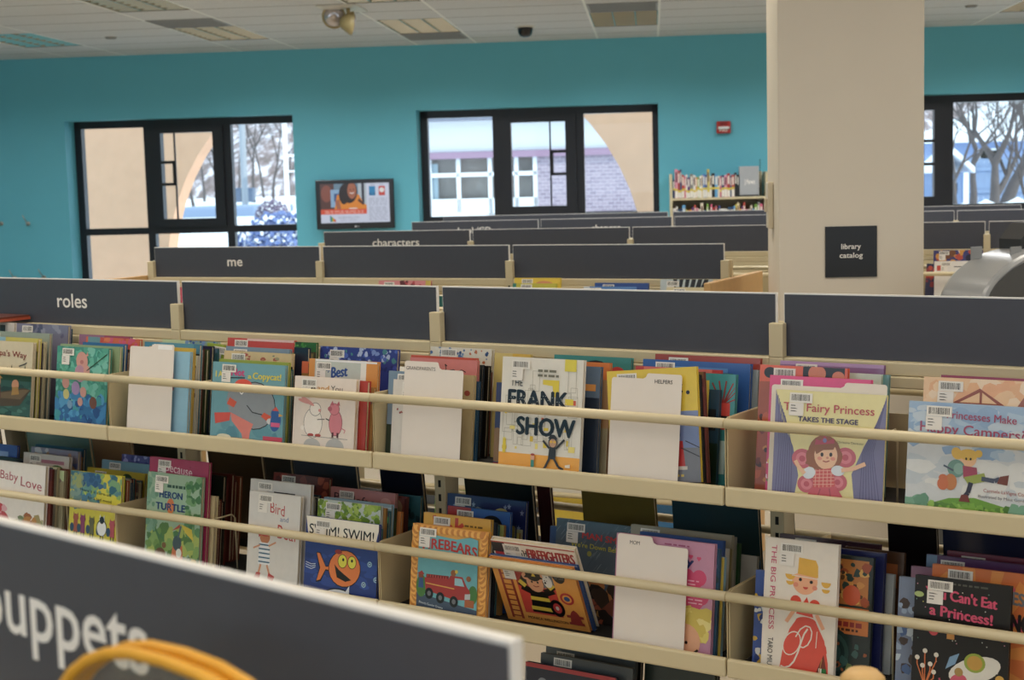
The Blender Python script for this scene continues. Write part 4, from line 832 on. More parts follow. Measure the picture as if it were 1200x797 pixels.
stack(1,'U','camp','the happy campers cover',[
 (1065.8,468.4,1216,479.5,F,.01,'#d7d9da',a_campers,'=pale blue picture book with a hiking blonde girl, upper shelf at the right edge'),
 (1083,440.4,1230,449.5,-.2,.012,'#ecc9a0',a_tent,'=cream and orange picture book with brown circus tents, behind the hiking girl cover'),
 (1103,438.4,1235,446.6,-.14,.012,'#a83a68',a_sheet(),'=magenta picture book at the back behind the circus tent cover',False),
],GU,fill=False)
# ---- lower shelf
stack(1,'L','love','the red script cover',[
 (-32,538,53.7,544.2,F,.012,'#ece7e2',a_babylove,'=white picture book with a red script title, at the left edge of the lower shelf'),
 (28,530.5,81,535.2,-.2,.012,'#d8d0c8',a_sheet(('E',.75,.78,.2,.14,'#5f8f4a'),('R',.4,.9,.9,.94,'#c08a98')),'white picture book with green leaves'),
 (36.8,523.8,91.4,529,-.15,.012,'#a9a4b8',a_sheet(('B',24,.1,.7,1,1,['#7f8ec4','#c9a58a','#d9d4d8'],.07,16)),'blue and brown splashed picture book',False),
 (41.8,520.6,98,526,-.11,.011,'#2f6f8a',a_sheet(),'dark teal picture book',False),
 (-30,518,20.4,521.6,-.16,.012,'#3f62b0',a_sheet(('R',.3,.85,.8,.92,'#9ab0dc')),'blue picture book at the left',False),
],GL)
stack(1,'L','poem','the yellow poem cover',[
 (83.5,550,143.3,559.3,F,.011,'#dcd340',a_poem,'=yellow picture book with blue leaves and a row of small animals, lower shelf',False),
 (142-40,557,163.7,561.5,-.13,.012,'#b9793f',a_sheet(('E',.75,.8,.2,.18,'#2a2019'),('E',.8,.78,.16,.14,'#b9793f')),'tan picture book with a black arc',False),
 (102.7,548,169.8,555,-.115,.012,'#d3c540',a_sheet(('E',.7,.88,.1,.08,'#4a6a50')),'yellow edged picture book'),
 (119.6,539,175,544.4,-.1,.012,'#8fb4c4',a_sheet(('R',.5,.6,.9,.75,'#c0705a')),'light blue picture book'),
 (143,532.5,176,535.4,-.085,.012,'#6a62a8',a_sheet(('B',14,.1,.85,1,1,['#b5b0dc','#4a4a98'],.08,17)),'violet picture book',False),
],GL)
stack(1,'L','heron','the bird and turtle cover',[
 (173.8,552.4,237,560.2,F,.012,'#a9c0a8',a_heron,'=green picture book with a bird and a turtle in a boat, lower shelf'),
 (176,535,245,542.2,-.255,.011,'#b8326a',a_because,'magenta picture book with a pale title'),
 (200,577,252,580.5,-.238,.014,'#d8c9a0',a_sheet(),'cream picture book',False),
 (205,553,262,557,-.17,.012,'#3f4a3f',a_sheet(),'dark green picture book',False),
 (215,551,272,555,-.13,.012,'#7a3b2a',a_sheet(),'brown picture book',False),
 (225,553,281,558,-.1,.012,'#9a5a34',a_sheet(),'orange brown picture book',False),
],GL,pal=['#7a3b2a','#9a5a34','#3f4a5a','#55504a','#a8683a','#3a2f2a','#8a3a30','#4a5a62'])
stack(1,'L','bird','the striped dress cover',[
 (293,574,352.9,583.2,F,.012,'#dfdbd6',a_bird,'=white picture book with a child in a striped dress and red boots, lower shelf'),
 (294,560,364.6,569.7,-.25,.012,'#d5d2ce',a_sheet(('R',.4,.87,.75,.9,'#4a4a4c'),('E',.55,.8,.05,.03,'#b83a34')),'white picture book with small black lettering'),
 (300,575,366,583,-.235,.011,'#c9c4b4',a_sheet(),'cream edged picture book',False),
 (303,576,369,584,-.222,.011,'#5a5f62',a_sheet(),'grey edged picture book',False),
 (306,575,371,583,-.209,.011,'#b5ae9c',a_sheet(),'stone edged picture book',False),
 (310,573,373,581,-.196,.011,'#3a5a6a',a_sheet(),'steel blue edged picture book',False),
 (321,553.8,386,560.5,-.11,.012,'#8a3f34',a_sheet(('B',20,.1,.8,1,1,['#a8503c','#6a2f2a','#c06a4a'],.06,18)),'dark red picture book'),
 (330,557,384,563.5,-.095,.012,'#5a4034',a_sheet(),'dark brown picture book',False),
],GL,fill=False)
stack(1,'L','swim','the orange fish cover',[
 (359.6,605.3,444.3,614,F,.01,'#2f4c94',a_swim,'=blue picture book with a grinning orange fish, lower shelf'),
 (373,584.3,446.5,593.5,-.235,.01,'#cfd6cf',a_greenblossom,'pale picture book with green leaves'),
 (380,582.3,459,592,-.2,.011,'#a9c4d2',a_ltblue,'light blue and green picture book'),
 (400,592,470,600,-.175,.011,'#cf8a3c',a_sheet(),'orange edged picture book',False),
 (387.9,569.7,463.5,579.3,-.14,.011,'#c98f8c',a_pickle,'dusty pink picture book with a grey title'),
 (425,574,493,582.5,-.1,.012,'#3a7078',a_sheet(('B',14,.4,.6,1,.95,['#2a4a50','#5a8a86'],.06,19)),'dark teal picture book'),
],GL)
stack(1,'L','fire','the fire engine cover',[
 (484.3,612.7,572.9,624.3,F,.012,'#e5a83e',a_bears,'=orange framed picture book with a red fire engine, lower shelf'),
 (497,599.7,575.4,610.3,-.23,.012,'#e3b43a',a_yellowred,'yellow picture book with red lettering'),
 (530,608,603,616.5,-.135,.011,'#34405a',a_sheet(('R',.96,0,1,1,'#b5a03a')),'navy picture book with a yellow edge',False),
 (525,591.7,598,601.5,-.175,.011,'#2f6db0',a_bluered,'blue and red picture book'),
 (524.7,576.8,616.8,589.2,-.1,.012,'#2b3d7c',a_stars,'navy picture book with pale stars'),
],GL)
def leaning(TL, TR_, d, t, c, fn, label, h, st=True):
    M, w, hh = place(1, TR['L'] + .0162, TL, TR_, d, -.42); print('LEAN', w, hh); make_book(M, w, hh, t, c, fn, label, GL, sticker=st)
leaning((573,653),(671,667),-.205,.008,'#e29a34',a_fighter,'=orange picture book with a firefighter in a black coat, leaning sideways on the lower shelf'[1:],.19)
leaning((573,650),(676,665.5),-.195,.009,'#3f6aa0',a_sheet(),'blue edged picture book leaning just behind the firefighter cover',.175,False)
leaning((574.6,632.7),(672.5,644.6),-.1835,.014,'#e9dfd2',a_fire,'white picture book with a red firefighters title, leaning behind the firefighter cover',.2)
stack(1,'L','rain','the slate rainy cover',[
 (652.6,607.5,745,617.3,-.14,.012,'#687785',a_rain,'=slate picture book with falling rain, lower shelf left of the card lettered mom'),
 (645,617,735,626.5,-.125,.012,'#44699a',a_sheet(),'blue edged picture book',False),
],GL,fill=False)
card(1,'L',(724.2,624.6),(806.8,634.6),F,(.0,.5,.0155),'MOM',(.18,.32),'white divider card lettered mom, on the lower shelf')
stack(1,'L','mom','the card lettered mom',[
 (723,623,838,639.6,-.262,.012,'#cf9cb4',a_hearts,'=pink picture book with hearts and a blonde child, half hidden by the card lettered mom',False),
 (770,645,849,652.5,-.235,.012,'#9ab8c8',a_sheet(('R',.96,0,1,1,'#d0b850')),'light blue picture book',False),
 (750,622.3,848,635,-.2,.011,'#3f6aa8',a_sheet(),'blue topped picture book',False),
 (739.6,614.4,858,628,-.16,.012,'#b0a894',a_sheet(('R',.12,.93,.2,.97,'#e8e4da')),'wide beige picture book'),
 (800,630,867,637,-.13,.01,'#3f6a44',a_sheet(),'green picture book',False),
 (825,646.5,887.6,651.3,-.115,.011,'#c8c6c0',a_sheet(),'white picture book',False),
],GL)
stack(1,'L','bigp','the orange gown cover',[
 (898,628.8,983.4,639.6,F,.012,'#ebe3d8',a_bigprincess,'=white picture book with a paper cut princess in an orange gown, lower shelf'),
 (886,668,960,677,-.258,.012,'#3f62a8',a_sheet(('B',14,0,.1,.2,.9,['#e0e0dc','#d8b840','#2f4a8a'],.05,20)),'blue patterned picture book',False),
 (930,645.5,1024,652.7,-.225,.012,'#3d4a48',a_persian,'dark orange panelled picture book',False),
 (960,641,1037,648,-.19,.013,'#2f3a78',a_sheet(),'navy picture book',False),
 (985,667,1048,673,-.165,.012,'#c9d0d2',a_sheet(),'white picture book',False),
 (990,641,1060,648,-.14,.012,'#6a4a2c',a_sheet(('R',.6,.7,.9,.9,'#b5702c')),'brown picture book',False),
 (914,625,1031.7,639,-.1,.012,'#5a2f44',a_sheet(),'dark maroon picture book'),
],GL,fill=False)
stack(1,'L','space','the black space cover',[
 (1073,675,1186,686,F,.01,'#17181c',a_space,'=black picture book with a rocket and pink title, lower shelf at the right edge'),
 (1054,676.5,1130,684,-.258,.011,'#8a96ac',a_sheet(('B',26,0,.2,.4,.8,['#5a78a4','#a8b8cc','#5a4a44','#c9d4dc'],.07,21)),'grey blue picture book',False),
 (1093,661.5,1212,674,-.225,.011,'#e0832c',a_orangeprincess,'orange picture book with pink stars'),
 (1068,664,1140,671,-.19,.011,'#a8809a',a_sheet(),'mauve picture book',False),
 (1086,651,1215,663,-.15,.012,'#6a3f78',a_sheet(('R',.0,.9,.1,1,'#7a9ab8')),'purple picture book'),
 (1110,646,1230,658,-.11,.012,'#8a2f50',a_sheet(),'dark magenta picture book'),
],GL,fill=False)
# ---- lowest shelf, what shows beneath the lower bin
stack(1,'B','deep','the red edged navy cover',[
 (616,773,722,797,F,.012,'#1f2740',a_sheet(('R',0,.965,1,1,'#b02c34'),('E',.2,.86,.05,.04,'#8a8d94')),'=navy picture book with a red top edge, in the lowest bin under the firefighter cover',False),
 (634,766,742,783,-.25,.011,'#5a5f62',a_sheet(),'grey picture book'),
 (640,757,745,775,-.2,.011,'#6a6f70',a_sheet(),'pale grey picture book'),
 (668,750,752,764,-.12,.012,'#2a3034',a_sheet(),'dark picture book',False),
 (756,772,838,786,-.2,.012,'#2f4038',a_sheet(),'dark green picture book at the right',False),
 (770,762,842,774,-.14,.012,'#2c3448',a_sheet(),'dark blue picture book at the right',False),
],'picture books in the lowest bins',fill=False)
# ---- books in the bins on the far side, seen from behind under the upper bin
def far(px0, px1, c, label, dz=0, d=.06, t=.014, art=None, row=1, lv='L', h=.31):
    a = at(row, px0, 590 if px0 > 400 else 545, y=d + .05); b = at(row, px1, 590 if px0 > 400 else 545, y=d + .05)
    n = math.floor((a.x + b.x)/2/BAY); a.x = max(a.x, n*BAY + .006); b.x = min(b.x, n*BAY + BAY - .006)
    M = frame(row) @ Matrix.Translation(((a.x + b.x)/2, d + .035, TR[lv] + .0162)) @ Matrix.Rotation(.11, 4, 'X') @ Matrix.Rotation(0, 4, 'Z')
    make_book(M, b.x - a.x, h + dz, t, c, art, label, 'books in the far side bins', sticker=False)
for i, (p0, p1, c, lb, dz) in enumerate([
 (-20,12,'#3a3f34','dark olive book seen from behind, far side bin at the left edge',0),(14,44,'#55523f','olive brown book seen from behind, far side bin at the left edge',.0),
 (46,118,'#6f9c98','teal book seen from behind in the gap above the red script cover',-.0),(122,166,'#a98a62','tan book seen from behind in the gap above the yellow poem cover',-.01),
 (170,236,'#4a4438','dark grey brown book seen from behind above the magenta cover',-.02),(252,318,'#5a4528','brown book seen from behind above the brown spines of the lower shelf',.01),
 (322,352,'#4a4a44','grey book seen from behind above the striped dress cover',0),(356,428,'#4f5a64','slate book seen from behind above the orange fish cover',.01),
 (458,506,'#1f2c44','navy book seen from behind beside the slotted post',-.01),(556,634,'#25383c','dark teal book seen from behind above the navy stars cover',.01),
 (640,655,'#5a2a28','dark red book seen from behind above the slate rainy cover',0),(692,776,'#8a7a34','mustard book seen from behind above the card lettered mom',-.005),
 (797,897,'#3f6068','dotted teal book seen from behind beside the slotted post at right',.0),(915,938,'#33403a','dark green book seen from behind right of the slotted post',0),
 (1048,1105,'#26262a','black book seen from behind above the black space cover',-.02),(1112,1215,'#27385a','navy book seen from behind at the right edge above the black space cover',-.01)]):
    far(p0, p1, c, lb, dz)
tag(MB().box(0, .24, 0, .2, 0, .008, lin('#c4602a')).box(.002, .238, .002, .198, .008, .014, lin('#8a4a2c')).build('flat_book', PRINT, M=frame(1) @ Matrix.Translation((-.885, -.212, 1.157)) @ Matrix.Rotation(0, 4, 'Z')),'flat orange book lying under the roles header','book')
# ---- second row: books whose tops show over the nearest headers
GS = 'picture books in the second row'
def second(row, TL, TR_, d, c, fn, label, st=True, t=.011, lv='U'):
    M, w, h = place(row, TR[lv] + .0162, TL, TR_, d, .13); make_book(M, w, h, t, c, fn, label, GS, sticker=st); print('2ND w=%.2f h=%.2f' % (w, h), label)
second(2,(444,328.2),(505,329.6),-.2,'#e0989c',a_sheet(('B',12,.4,.9,.8,.99,['#c8505a','#7a3a40'],.04,22),('R',.9,0,1,1,'#d8c060')),'pink picture book top showing above the middle nearest header, second row')
second(2,(603,325),(657,326.4),-.2,'#ead03a',a_sheet(('E',.65,.9,.2,.08,'#e0a070')),'yellow picture book top in the second row, rear one of the pair')
second(2,(601,331.5),(652,332.8),-.26,'#cfc84a',a_sheet(('R',0,.9,.08,1,'#4f9a8a')),'greenish yellow picture book top in the second row, front one of the pair')
second(2,(697,330.8),(760,332.3),-.2,'#2f5fa4',a_sheet(),'blue picture book top in the second row, rear one of the pair')
second(2,(684,335.2),(745,336.6),-.26,'#5f93cc',a_sheet(('R',.0,.93,.12,1,'#e0e6ea')),'lighter blue picture book top in the second row, front one of the pair')
def a_zebra(a): 
    a.R(0,0,1,1,'#c9d2d4')
    for i in range(6): a.P([(.25+.12*i,1),(.33+.12*i,1),(.3+.12*i,.88),(.27+.1*i,.86)],'#26282c')
second(2,(774,326.8),(836,328),-.2,'#c9d2d4',a_zebra,'black and white striped picture book top in the second row')
second(2,(781,336.2),(832,337.4),-.26,'#e3d8b4',a_sheet(),'cream picture book top in the second row below the striped one')
for i, (x0, x1, y, d, c, lb) in enumerate([(202,262,336,-.2,'#c9506a','pink picture book seen through the gap beside the roles header'),(470,560,346,-.15,'#3f8a84','teal picture book seen in the gap between two blank headers')]):
    second(2,(x0,y),(x1,y+1.5),d,c,a_sheet(),lb,False)
for i, (x, c, lb) in enumerate([(655,'#e0c83a','yellow picture book glimpsed through the gap above the slate rainy cover'),(775,'#3f86b4','blue picture book glimpsed through the gap above the card lettered mom'),
    (425,'#b8323a','red and white picture book glimpsed through the gap below the rabbit cover'),(525,'#8ab04a','green and white picture book glimpsed beside the slotted post'),(230,'#e08a78','pink picture book glimpsed above the bird and turtle cover')]):
    p = at(2, x + 12, 590, y=-.26); z = 'B' if x > 500 else ('L' if x > 300 else 'L'); M = frame(2) @ Matrix.Translation((p.x, -.265, TR[z] + .0175)) @ Matrix.Rotation(-.13, 4, 'X')
    make_book(M, .22, .27, .011, c, a_sheet(('R',.0,.55,1,.75,'#e8e4da')), lb, GS, sticker=False)
# third row right of the column
second(3,(1094,292.3),(1152,294),-.16,'#4a4a8a',a_sheet(('B',18,.1,.7,.8,1,['#d8a03c','#e8e0d8','#c8502c','#8a5a2c'],.07,23),('E',.75,.85,.1,.08,'#2a2a50')),'blue picture book with orange shapes, third row right of the column')
second(3,(1095,305.2),(1146,306.6),-.26,'#e6e2de',a_sheet(('R',.06,.78,.16,.9,'#c8402c'),('R',.45,.86,.8,.88,'#6a6a6a'),('E',.6,.6,.12,.1,'#8a7ab0')),'white picture book with a small red square, third row right of the column')
second(3,(1086,309),(1096,309.5),-.2,'#3a3f6a',a_sheet(('B',10,0,.4,1,.9,['#c8502c','#a0303a'],.3,24)),'narrow dark book beside the column in the third row',False)
# ---------------------------------------------------------------- things in the room
BLACKP = mat('black_plastic', '#141519', .25, coat=.3, var=.03)
CHROME = mat('brushed_steel', '#b9b6ae', .3, metal=1, var=.03)
def wl(x, y, z): return WF @ Matrix.Translation((x, y, z))
def wp(px, py, y=0): return at('wall', px, py, y=y)
# column
COLM = mat('beige_column_paint', '#dcd1bf', .6, var=.03, scale=4, bump=.04, bscale=300)
cf = Matrix.Translation((.950, 5.25, 0)) @ Matrix.Rotation(-.0959, 4, 'Z')
structure(MB().box(0, .5, 0, .5, 0, HC, bev=.004).build('column', COLM, M=cf))
def cp(px, py):   # point on the column's front face
    FRAMES['col'] = (.950, 5.25, .0959); return at('col', px, py, y=0)
# its sign
a = cp(967, 325); b = cp(1027.5, 264.5)
r = empty('sign_plate', cf @ Matrix.Translation(((a.x+b.x)/2, -.001, (a.z+b.z)/2)), 'square black sign plate lettered library catalog on the beige column', 'sign')
hw = (b.x - a.x)/2
MB().box(-hw, hw, -.006, 0, -hw, hw, bev=.001).build('plate', mat('black_sign_plate', '#1b1c1e', .35, var=.04), r)
lettering(r, 'library', .068, .0, .010, -.0066, .0115, name='lettering')
lettering(r, 'catalog', .080, .0, -.021, -.0066, .0115, name='lettering')
# switch on its left side
r = empty('wall_switch', cf @ Matrix.Translation((-.001, .26, 1.43)), 'pale wall switch box on the left side of the beige column', 'switch')
MB().box(-.02, 0, -.045, .045, -.085, .085, bev=.004).build('cover_plate', mat('pale_plastic', '#d8cbb0', .4), r); MB().box(-.03, -.02, -.012, .012, -.025, .025, bev=.002).build('toggle', MATS['pale_plastic'], r)

# television
a = wp(374, 269); b = wp(462.5, 209); cx, cz, w2, h2 = (a.x+b.x)/2, (a.z+b.z)/2, (b.x-a.x)/2, (b.z-a.z)/2
r = empty('television', wl(cx, -.06, cz) @ Matrix.Rotation(.03, 4, 'Z'), 'black wall television showing a girl in an orange shirt', 'television')
MB().box(-w2, w2, -.035, .0, -h2, h2, bev=.006).build('bezel', BLACKP, r)
MB().box(-.15, .15, 0, .048, -.1, .1).build('wall_bracket', mat('bracket_steel', '#2a2a2c', .5, metal=.5), r)
SCR = bpy.data.materials.new('lit_screen'); SCR.use_nodes = True; nt = SCR.node_tree; bb = nt.nodes['Principled BSDF']; bb.inputs['Base Color'].default_value = (.01,.01,.01,1); bb.inputs['Roughness'].default_value = .15
an = nt.nodes.new('ShaderNodeAttribute'); an.attribute_name = 'Col'; nt.links.new(an.outputs['Color'], bb.inputs['Emission Color']); bb.inputs['Emission Strength'].default_value = .75
sw, sh = 2*w2*.88, 2*h2*.79; m = MB(); A = Art(sw, sh, m, 0)
A.R(0,0,1,1,'#d2d8ea'); A.R(0,.34,.67,1,'#6f8a9c'); A.R(.0,.34,.2,1,'#5a3a34'); A.E(.09,.75,.08,.12,'#8a4f40'); A.R(.15,.4,.3,.85,'#8fb0d0'); A.R(.2,.55,.3,.75,'#3f5a86'); A.R(.55,.45,.67,1,'#b9c4cc'); A.R(.6,.5,.64,1,'#3a3a44')
A.P([(.2,.34),(.24,.7),(.32,.78),(.4,.66),(.5,.72),(.56,.72),(.62,.5),(.67,.44),(.67,.34)],'#e08a34'); A.P([(.36,.66),(.42,.56),(.5,.68),(.52,.76),(.46,.66),(.4,.6)],'#eee8e6'); A.E(.42,.8,.12,.17,'#2c201e'); A.E(.34,.72,.07,.14,'#2c201e'); A.E(.46,.82,.065,.12,'#a8674c'); A.L([(.43,.76),(.46,.745),(.49,.765)],.012,'#f0e0d8'); A.E(.44,.84,.008,.008,'#1a1210'); A.E(.485,.845,.008,.008,'#1a1210'); A.P([(.24,.34),(.21,.56),(.27,.6),(.3,.34)],'#a8674c'); A.P([(.54,.56),(.62,.44),(.64,.48),(.56,.62)],'#4a2f28'); A.P([(.4,.34),(.42,.38),(.52,.38),(.54,.34)],'#e8d8d0')
A.R(0,.22,.67,.35,'#d9583f'); A.lines(.06,.62,.29,2,.045,'#f0b8a8',.02,50); A.R(0,0,.67,.22,'#d2d8ea')
for i, c in enumerate(('#3f8a9c','#6a9a5a','#e0a03a','#c8502c')): A.P([(.13 + .02*i,.03),(.155 + .02*i,.03),(.155 + .02*i,.17-.03*i),(.13 + .02*i,.2-.03*i)],c)
A.T('GLEN ELLYN',.25,.55,.11,.055,'#8a90a4'); A.T('PUBLIC LIBRARY',.28,.52,.05,.03,'#8a90a4')
A.R(.71,.68,.8,.92,'#2f86b8'); A.blots(10,.715,.68,.795,.76,['#1f4a70'],.01,51); A.R(.85,.68,.94,.92,'#c8463c'); A.E(.895,.82,.035,.035,'#e8e4e0'); A.R(.73,.95,.79,.965,'#8a90a4'); A.R(.87,.95,.92,.965,'#8a90a4')
A.lines(.7,.97,.6,5,.04,'#9aa0b4',.014,52); A.lines(.7,.97,.38,9,.04,'#9aa0b4',.014,53)
m.build('screen', SCR, r).location = (.0, -.0362, -sh/2 + .012)
m = MB(); m.box(-.012,.012,-.0365,-.035,-h2 + .02,-h2 + .034); vs, fs, p, q = text_mesh('LG', .01); m.mesh([(.016 + (X-p)*.016, -.0366, -h2 + .021 + Y*.016) for X, Y in vs], fs)
m.build('badge', mat('silver_badge', '#b8b8b8', .3), r)

# fire alarm strobe
a = wp(839.5, 156.5); b = wp(856, 142)
r = empty('fire_alarm', wl((a.x+b.x)/2, 0, (a.z+b.z)/2), 'red fire alarm strobe on the teal wall left of the column', 'alarm'); hw, hh = (b.x-a.x)/2, (b.z-a.z)/2
RED = mat('red_alarm_plastic', '#b8322c', .35)
MB().box(-hw, hw, -.05, 0, -hh, hh, bev=.008).build('housing', RED, r)
MB().box(-hw*.8, hw*.8, -.075, -.05, -hh*.35, hh*.12, bev=.008).build('strobe_lens', mat('clear_lens', '#e6e4e0', .15, coat=.6), r)
m = MB(); vs, fs, p, q = text_mesh('FIRE', .02); m.mesh([(-hw*.55 + (X-p)/(q-p)*hw*1.1, -.0505, -hh*.72 + Y*.032) for X, Y in vs], fs); m.build('lettering', LETTER, r)
m = MB()
for i in range(6): m.box(-hw*.5, hw*.5, -.052, -.05, hh*.3 + i*hh*.09, hh*.34 + i*hh*.09)
m.build('sounder_grille', mat('dark_red', '#6a1c18', .5), r)

# coat hooks on the teal wall
HK = ['upper coat hook on the teal wall at the left edge of the picture', 'upper coat hook on the teal wall left of the first window', 'lower coat hook on the teal wall just above the roles header', 'lower coat hook on the teal wall nearest the first window']
for i, (px, py) in enumerate(((2, 262), (33.5, 262), (18, 326), (52, 325))):
    p = wp(px, py); r = empty('coat_hook', wl(p.x, 0, p.z), HK[i], 'hook', 'coat hooks on the teal wall')
    MB().lathe([(.0, 0), (.02, .001), (.022, .006), (.012, .012)], 16, M=Matrix.Rotation(math.pi/2, 4, 'X')).build('wall_plate', CHROME, r, smooth=True)
    MB().tube([(0, -.01, 0), (0, -.04, .01), (-.012, -.07, .05), (-.025, -.085, .09)], [.007, .006, .005, .006], 10).build('upper_prong', CHROME, r, smooth=True)
    MB().tube([(0, -.01, -.005), (0, -.045, -.02), (0, -.06, .0), (0, -.06, .012)], [.006, .005, .005, .006], 10).build('lower_prong', CHROME, r, smooth=True)

# low bookcase on the back wall
BY = -.38; fr = lambda px, py: at('wall', px, py, y=BY)
x0 = fr(785, 230).x; x1 = fr(1010, 230).x; zt = fr(787, 204).z; zs = fr(790, 232.5).z
r = empty('wall_bookcase', wl(0, 0, 0), 'low cream bookcase against the teal wall, packed with spine-out books', 'bookcase')
for x in (x0, x0 + .93, x1 - .025): MB().box(x, x + .025, BY, -.02, 0, zt, bev=.002).build('side_panel', CREAM, r)
for z in (zs, zs - .36, zs - .72, .1): MB().box(x0 + .026, x0 + .929, BY + .01, -.025, z - .022, z, bev=.002).build('shelf', CREAM, r)
for z in (zs, zs - .36, zs - .72, .1): MB().box(x0 + .956, x1 - .026, BY + .01, -.025, z - .022, z, bev=.002).build('shelf', CREAM, r)
m = MB(); m.box(x0, x1, -.022, -.012, 0, zs - .0); m.build('back_panel', CREAM_IN, r)
m = MB()
for x in (x0 + .9, ):
    m.box(x - .02, x + .02, -.06, -.025, 0, zt + .005)
    for k in range(14): m.box(x - .005, x + .005, -.0605, -.06, zs + .02 + k*.025, zs + .035 + k*.025, mi=1)
m.build('slotted_upright', [CREAM, SLOT], r)
q = random.Random(11)
SP = ['#c8503a','#e8d8b0','#3a4a7a','#e6e2dc','#2a2a2e','#d86a8a','#5f93cc','#e0a0b0','#e2a040','#6fb0d8','#f0ece6','#4a5a9a','#b8322c','#8ab04a','#e8e0d0','#7a4a8a','#d8c86a','#3f6a8a','#f2f0ec','#cf7a8a','#9a9a94','#e6dcc8']
HUE = {}
def spine_book(x, w, h, d, c, M, label, group, band=True):
    m = MB(); m.box(0, w, 0, d, 0, h, lin(c)); e = .0006
    if band:
        zb_ = .05 + (w*7919 % .03); m.box(.0003, w - .0003, -.0009, 0, zb_, zb_ + .02, lin('#e2cf3a'))
        if int(w*1e5) % 3: m.box(.001, w - .001, -.0006, 0, .004, zb_ - .002, lin('#eee9e0'))
    m.box(w*.25, w*.75, -.0007, 0, h*.55, h*.9, lin('#efe9dd' if sum(lin(c)[:3]) < 1.4 else '#7a4a4a'))
    return tag(m.build('book', PRINT, M=M), label, 'book', group)
x = x0 + .03; i = 0; xe = at('wall', 861, 215, y=BY).x
while x < xe - .012:
    w = q.uniform(.014, .03); h = q.uniform(.2, .235)
    if i < 4: h = (.18, .285, .27, .28)[i]
    if i == 16: h = .275
    w = min(w, xe - x); c = SP[(i*5 + 2) % len(SP)]
    n = cname(c); spine_book(x, w - .0008, h, .17, c, wl(x, BY + .03, zs) if False else WF @ Matrix.Translation((x, BY + .03, zs)) @ Matrix.Translation((-x, 0, 0)) @ Matrix.Translation((x, 0, 0)), f"{n} spined book with a yellow band, {ORD[i] if i < 20 else 'number twenty and ' + ORD[i-20] if False else (ORD[i] if i < 20 else 'twenty-' + ORD[i-20])} from the left, bookcase's top shelf", 'spine-out books on the top shelf of the wall bookcase')
    x += w; i += 1
for k in range(2):
    spine_book(0, .02, (.235, .215)[k], .17, '#1e2020', wl(xe + .003 + .0215*k, BY + .04, zs) @ Matrix.Rotation((.0, .0)[k], 4, 'Y'), ('taller', 'shorter')[k] + ' black book beside the grey bookend on the bookcase', 'spine-out books on the top shelf of the wall bookcase', False)
# grey plastic bookend sign
a = fr(867, 229); b = fr(889.5, 194.5); hw, hh = (b.x-a.x)/2, b.z - zs
r = empty('bookend_sign', wl((a.x+b.x)/2 , BY + .03, zs), 'grey book-shaped shelf marker on the low bookcase', 'shelf marker')
GREYB = mat('grey_plastic_marker', '#a9abae', .4)
MB().box(-hw, hw, 0, .16, .015, hh, bev=.003).build('block', GREYB, r); MB().box(-hw*1.0, hw*1.0, -.01, .12, 0, .014).build('foot', mat('dark_marker_foot', '#3a3c3e', .5), r)
m = MB(); vs, fs, p, q2 = text_mesh('J Parent', .03); m.mesh([(-hw*.5 + (X-p)/(q2-p)*hw*1.1, -.0008, hh*.42 + Y*.06) for X, Y in vs], fs); m.build('lettering', LETTER, r)
x = x0 + .03; i = 0; z2 = zs - .36
while x < x0 + .9:
    w = q.uniform(.016, .03); h = q.uniform(.25, .33); lean = q.choice((0, 0, .12, .2)) if i > 8 else 0; c = SP[(i*7 + 3) % len(SP)]
    wid = w + (h*math.sin(lean) if lean and i % 3 == 0 else 0) + .001
    if x + wid > x0 + .925: break
    spine_book(0, w - .001, h - .02, .17, c, WF @ Matrix.Translation((x, BY + .03, z2)) @ Matrix.Rotation(lean if False else 0, 4, 'Y'), f"{cname(c)} spined book, {ORD[i] if i < 20 else ('twenty-' + ORD[i-20] if i < 39 else 'last')} from the left on the bookcase's second shelf", 'spine-out books on the second shelf of the wall bookcase', False)
    x += w; i += 1

# kiosk right of the column
GP = mat('grey_kiosk_plastic', '#8d8f90', .3, var=.02, coat=.25); GD = mat('dark_grey_kiosk_plastic', '#4a4c4e', .4, var=.03); GX = mat('charcoal_box_plastic', '#2c2e32', .5)
FRAMES['kio'] = (0, 4.55, 0); p0 = at('kio', 1150, 345, y=0)
r = empty('computer_kiosk', Matrix.Translation((p0.x, 4.55, 0)) @ Matrix.Rotation(.42, 4, 'Z'), 'rounded grey plastic kiosk housing with a keyhole, right of the column', 'kiosk')
prof = [(0, .0), (.0, .2), (.014, .245), (.045, .288), (.09, .322), (.14, .348), (.21, .368), (.3, .375), (.42, .36), (.5, .33), (.54, .28), (.55, .2), (.55, 0)]
Z0 = .91
def smooth_prof(P, n=6):
    out = []
    for i in range(len(P)-1):
        a, b, c, d = P[max(i-1, 0)], P[i], P[i+1], P[min(i+2, len(P)-1)]
        for k in range(n):
            t = k/n; out.append(tuple(.5*((2*b[j]) + (c[j]-a[j])*t + (2*a[j]-5*b[j]+4*c[j]-d[j])*t*t + (3*b[j]-a[j]-3*c[j]+d[j])*t**3) for j in (0, 1)))
    return out + [P[-1]]
sp = [prof[0]] + smooth_prof(prof[1:-1]) + [prof[-1]]
m = MB(); layers = [(.0, .012), (.004, .004), (.014, 0), (.19, 0), (.205, .006), (.212, .02)]; n = len(sp); vs = []; fs = []
for y, ins in layers:
    for x, z in sp: vs.append((.275 + (x-.275)*(1 - ins/.275), y, Z0 + max(0, z*(1 - ins/.375))))
for j in range(len(layers)-1):
    for i in range(n): k = (i+1) % n; fs.append((j*n+i, (j+1)*n+i, (j+1)*n+k, j*n+k))
fs.append(tuple(range(n))); fs.append(tuple((len(layers)-1)*n + k for k in range(n))[::-1])
m.mesh(vs, fs); m.build('housing', GP, r, smooth=False)
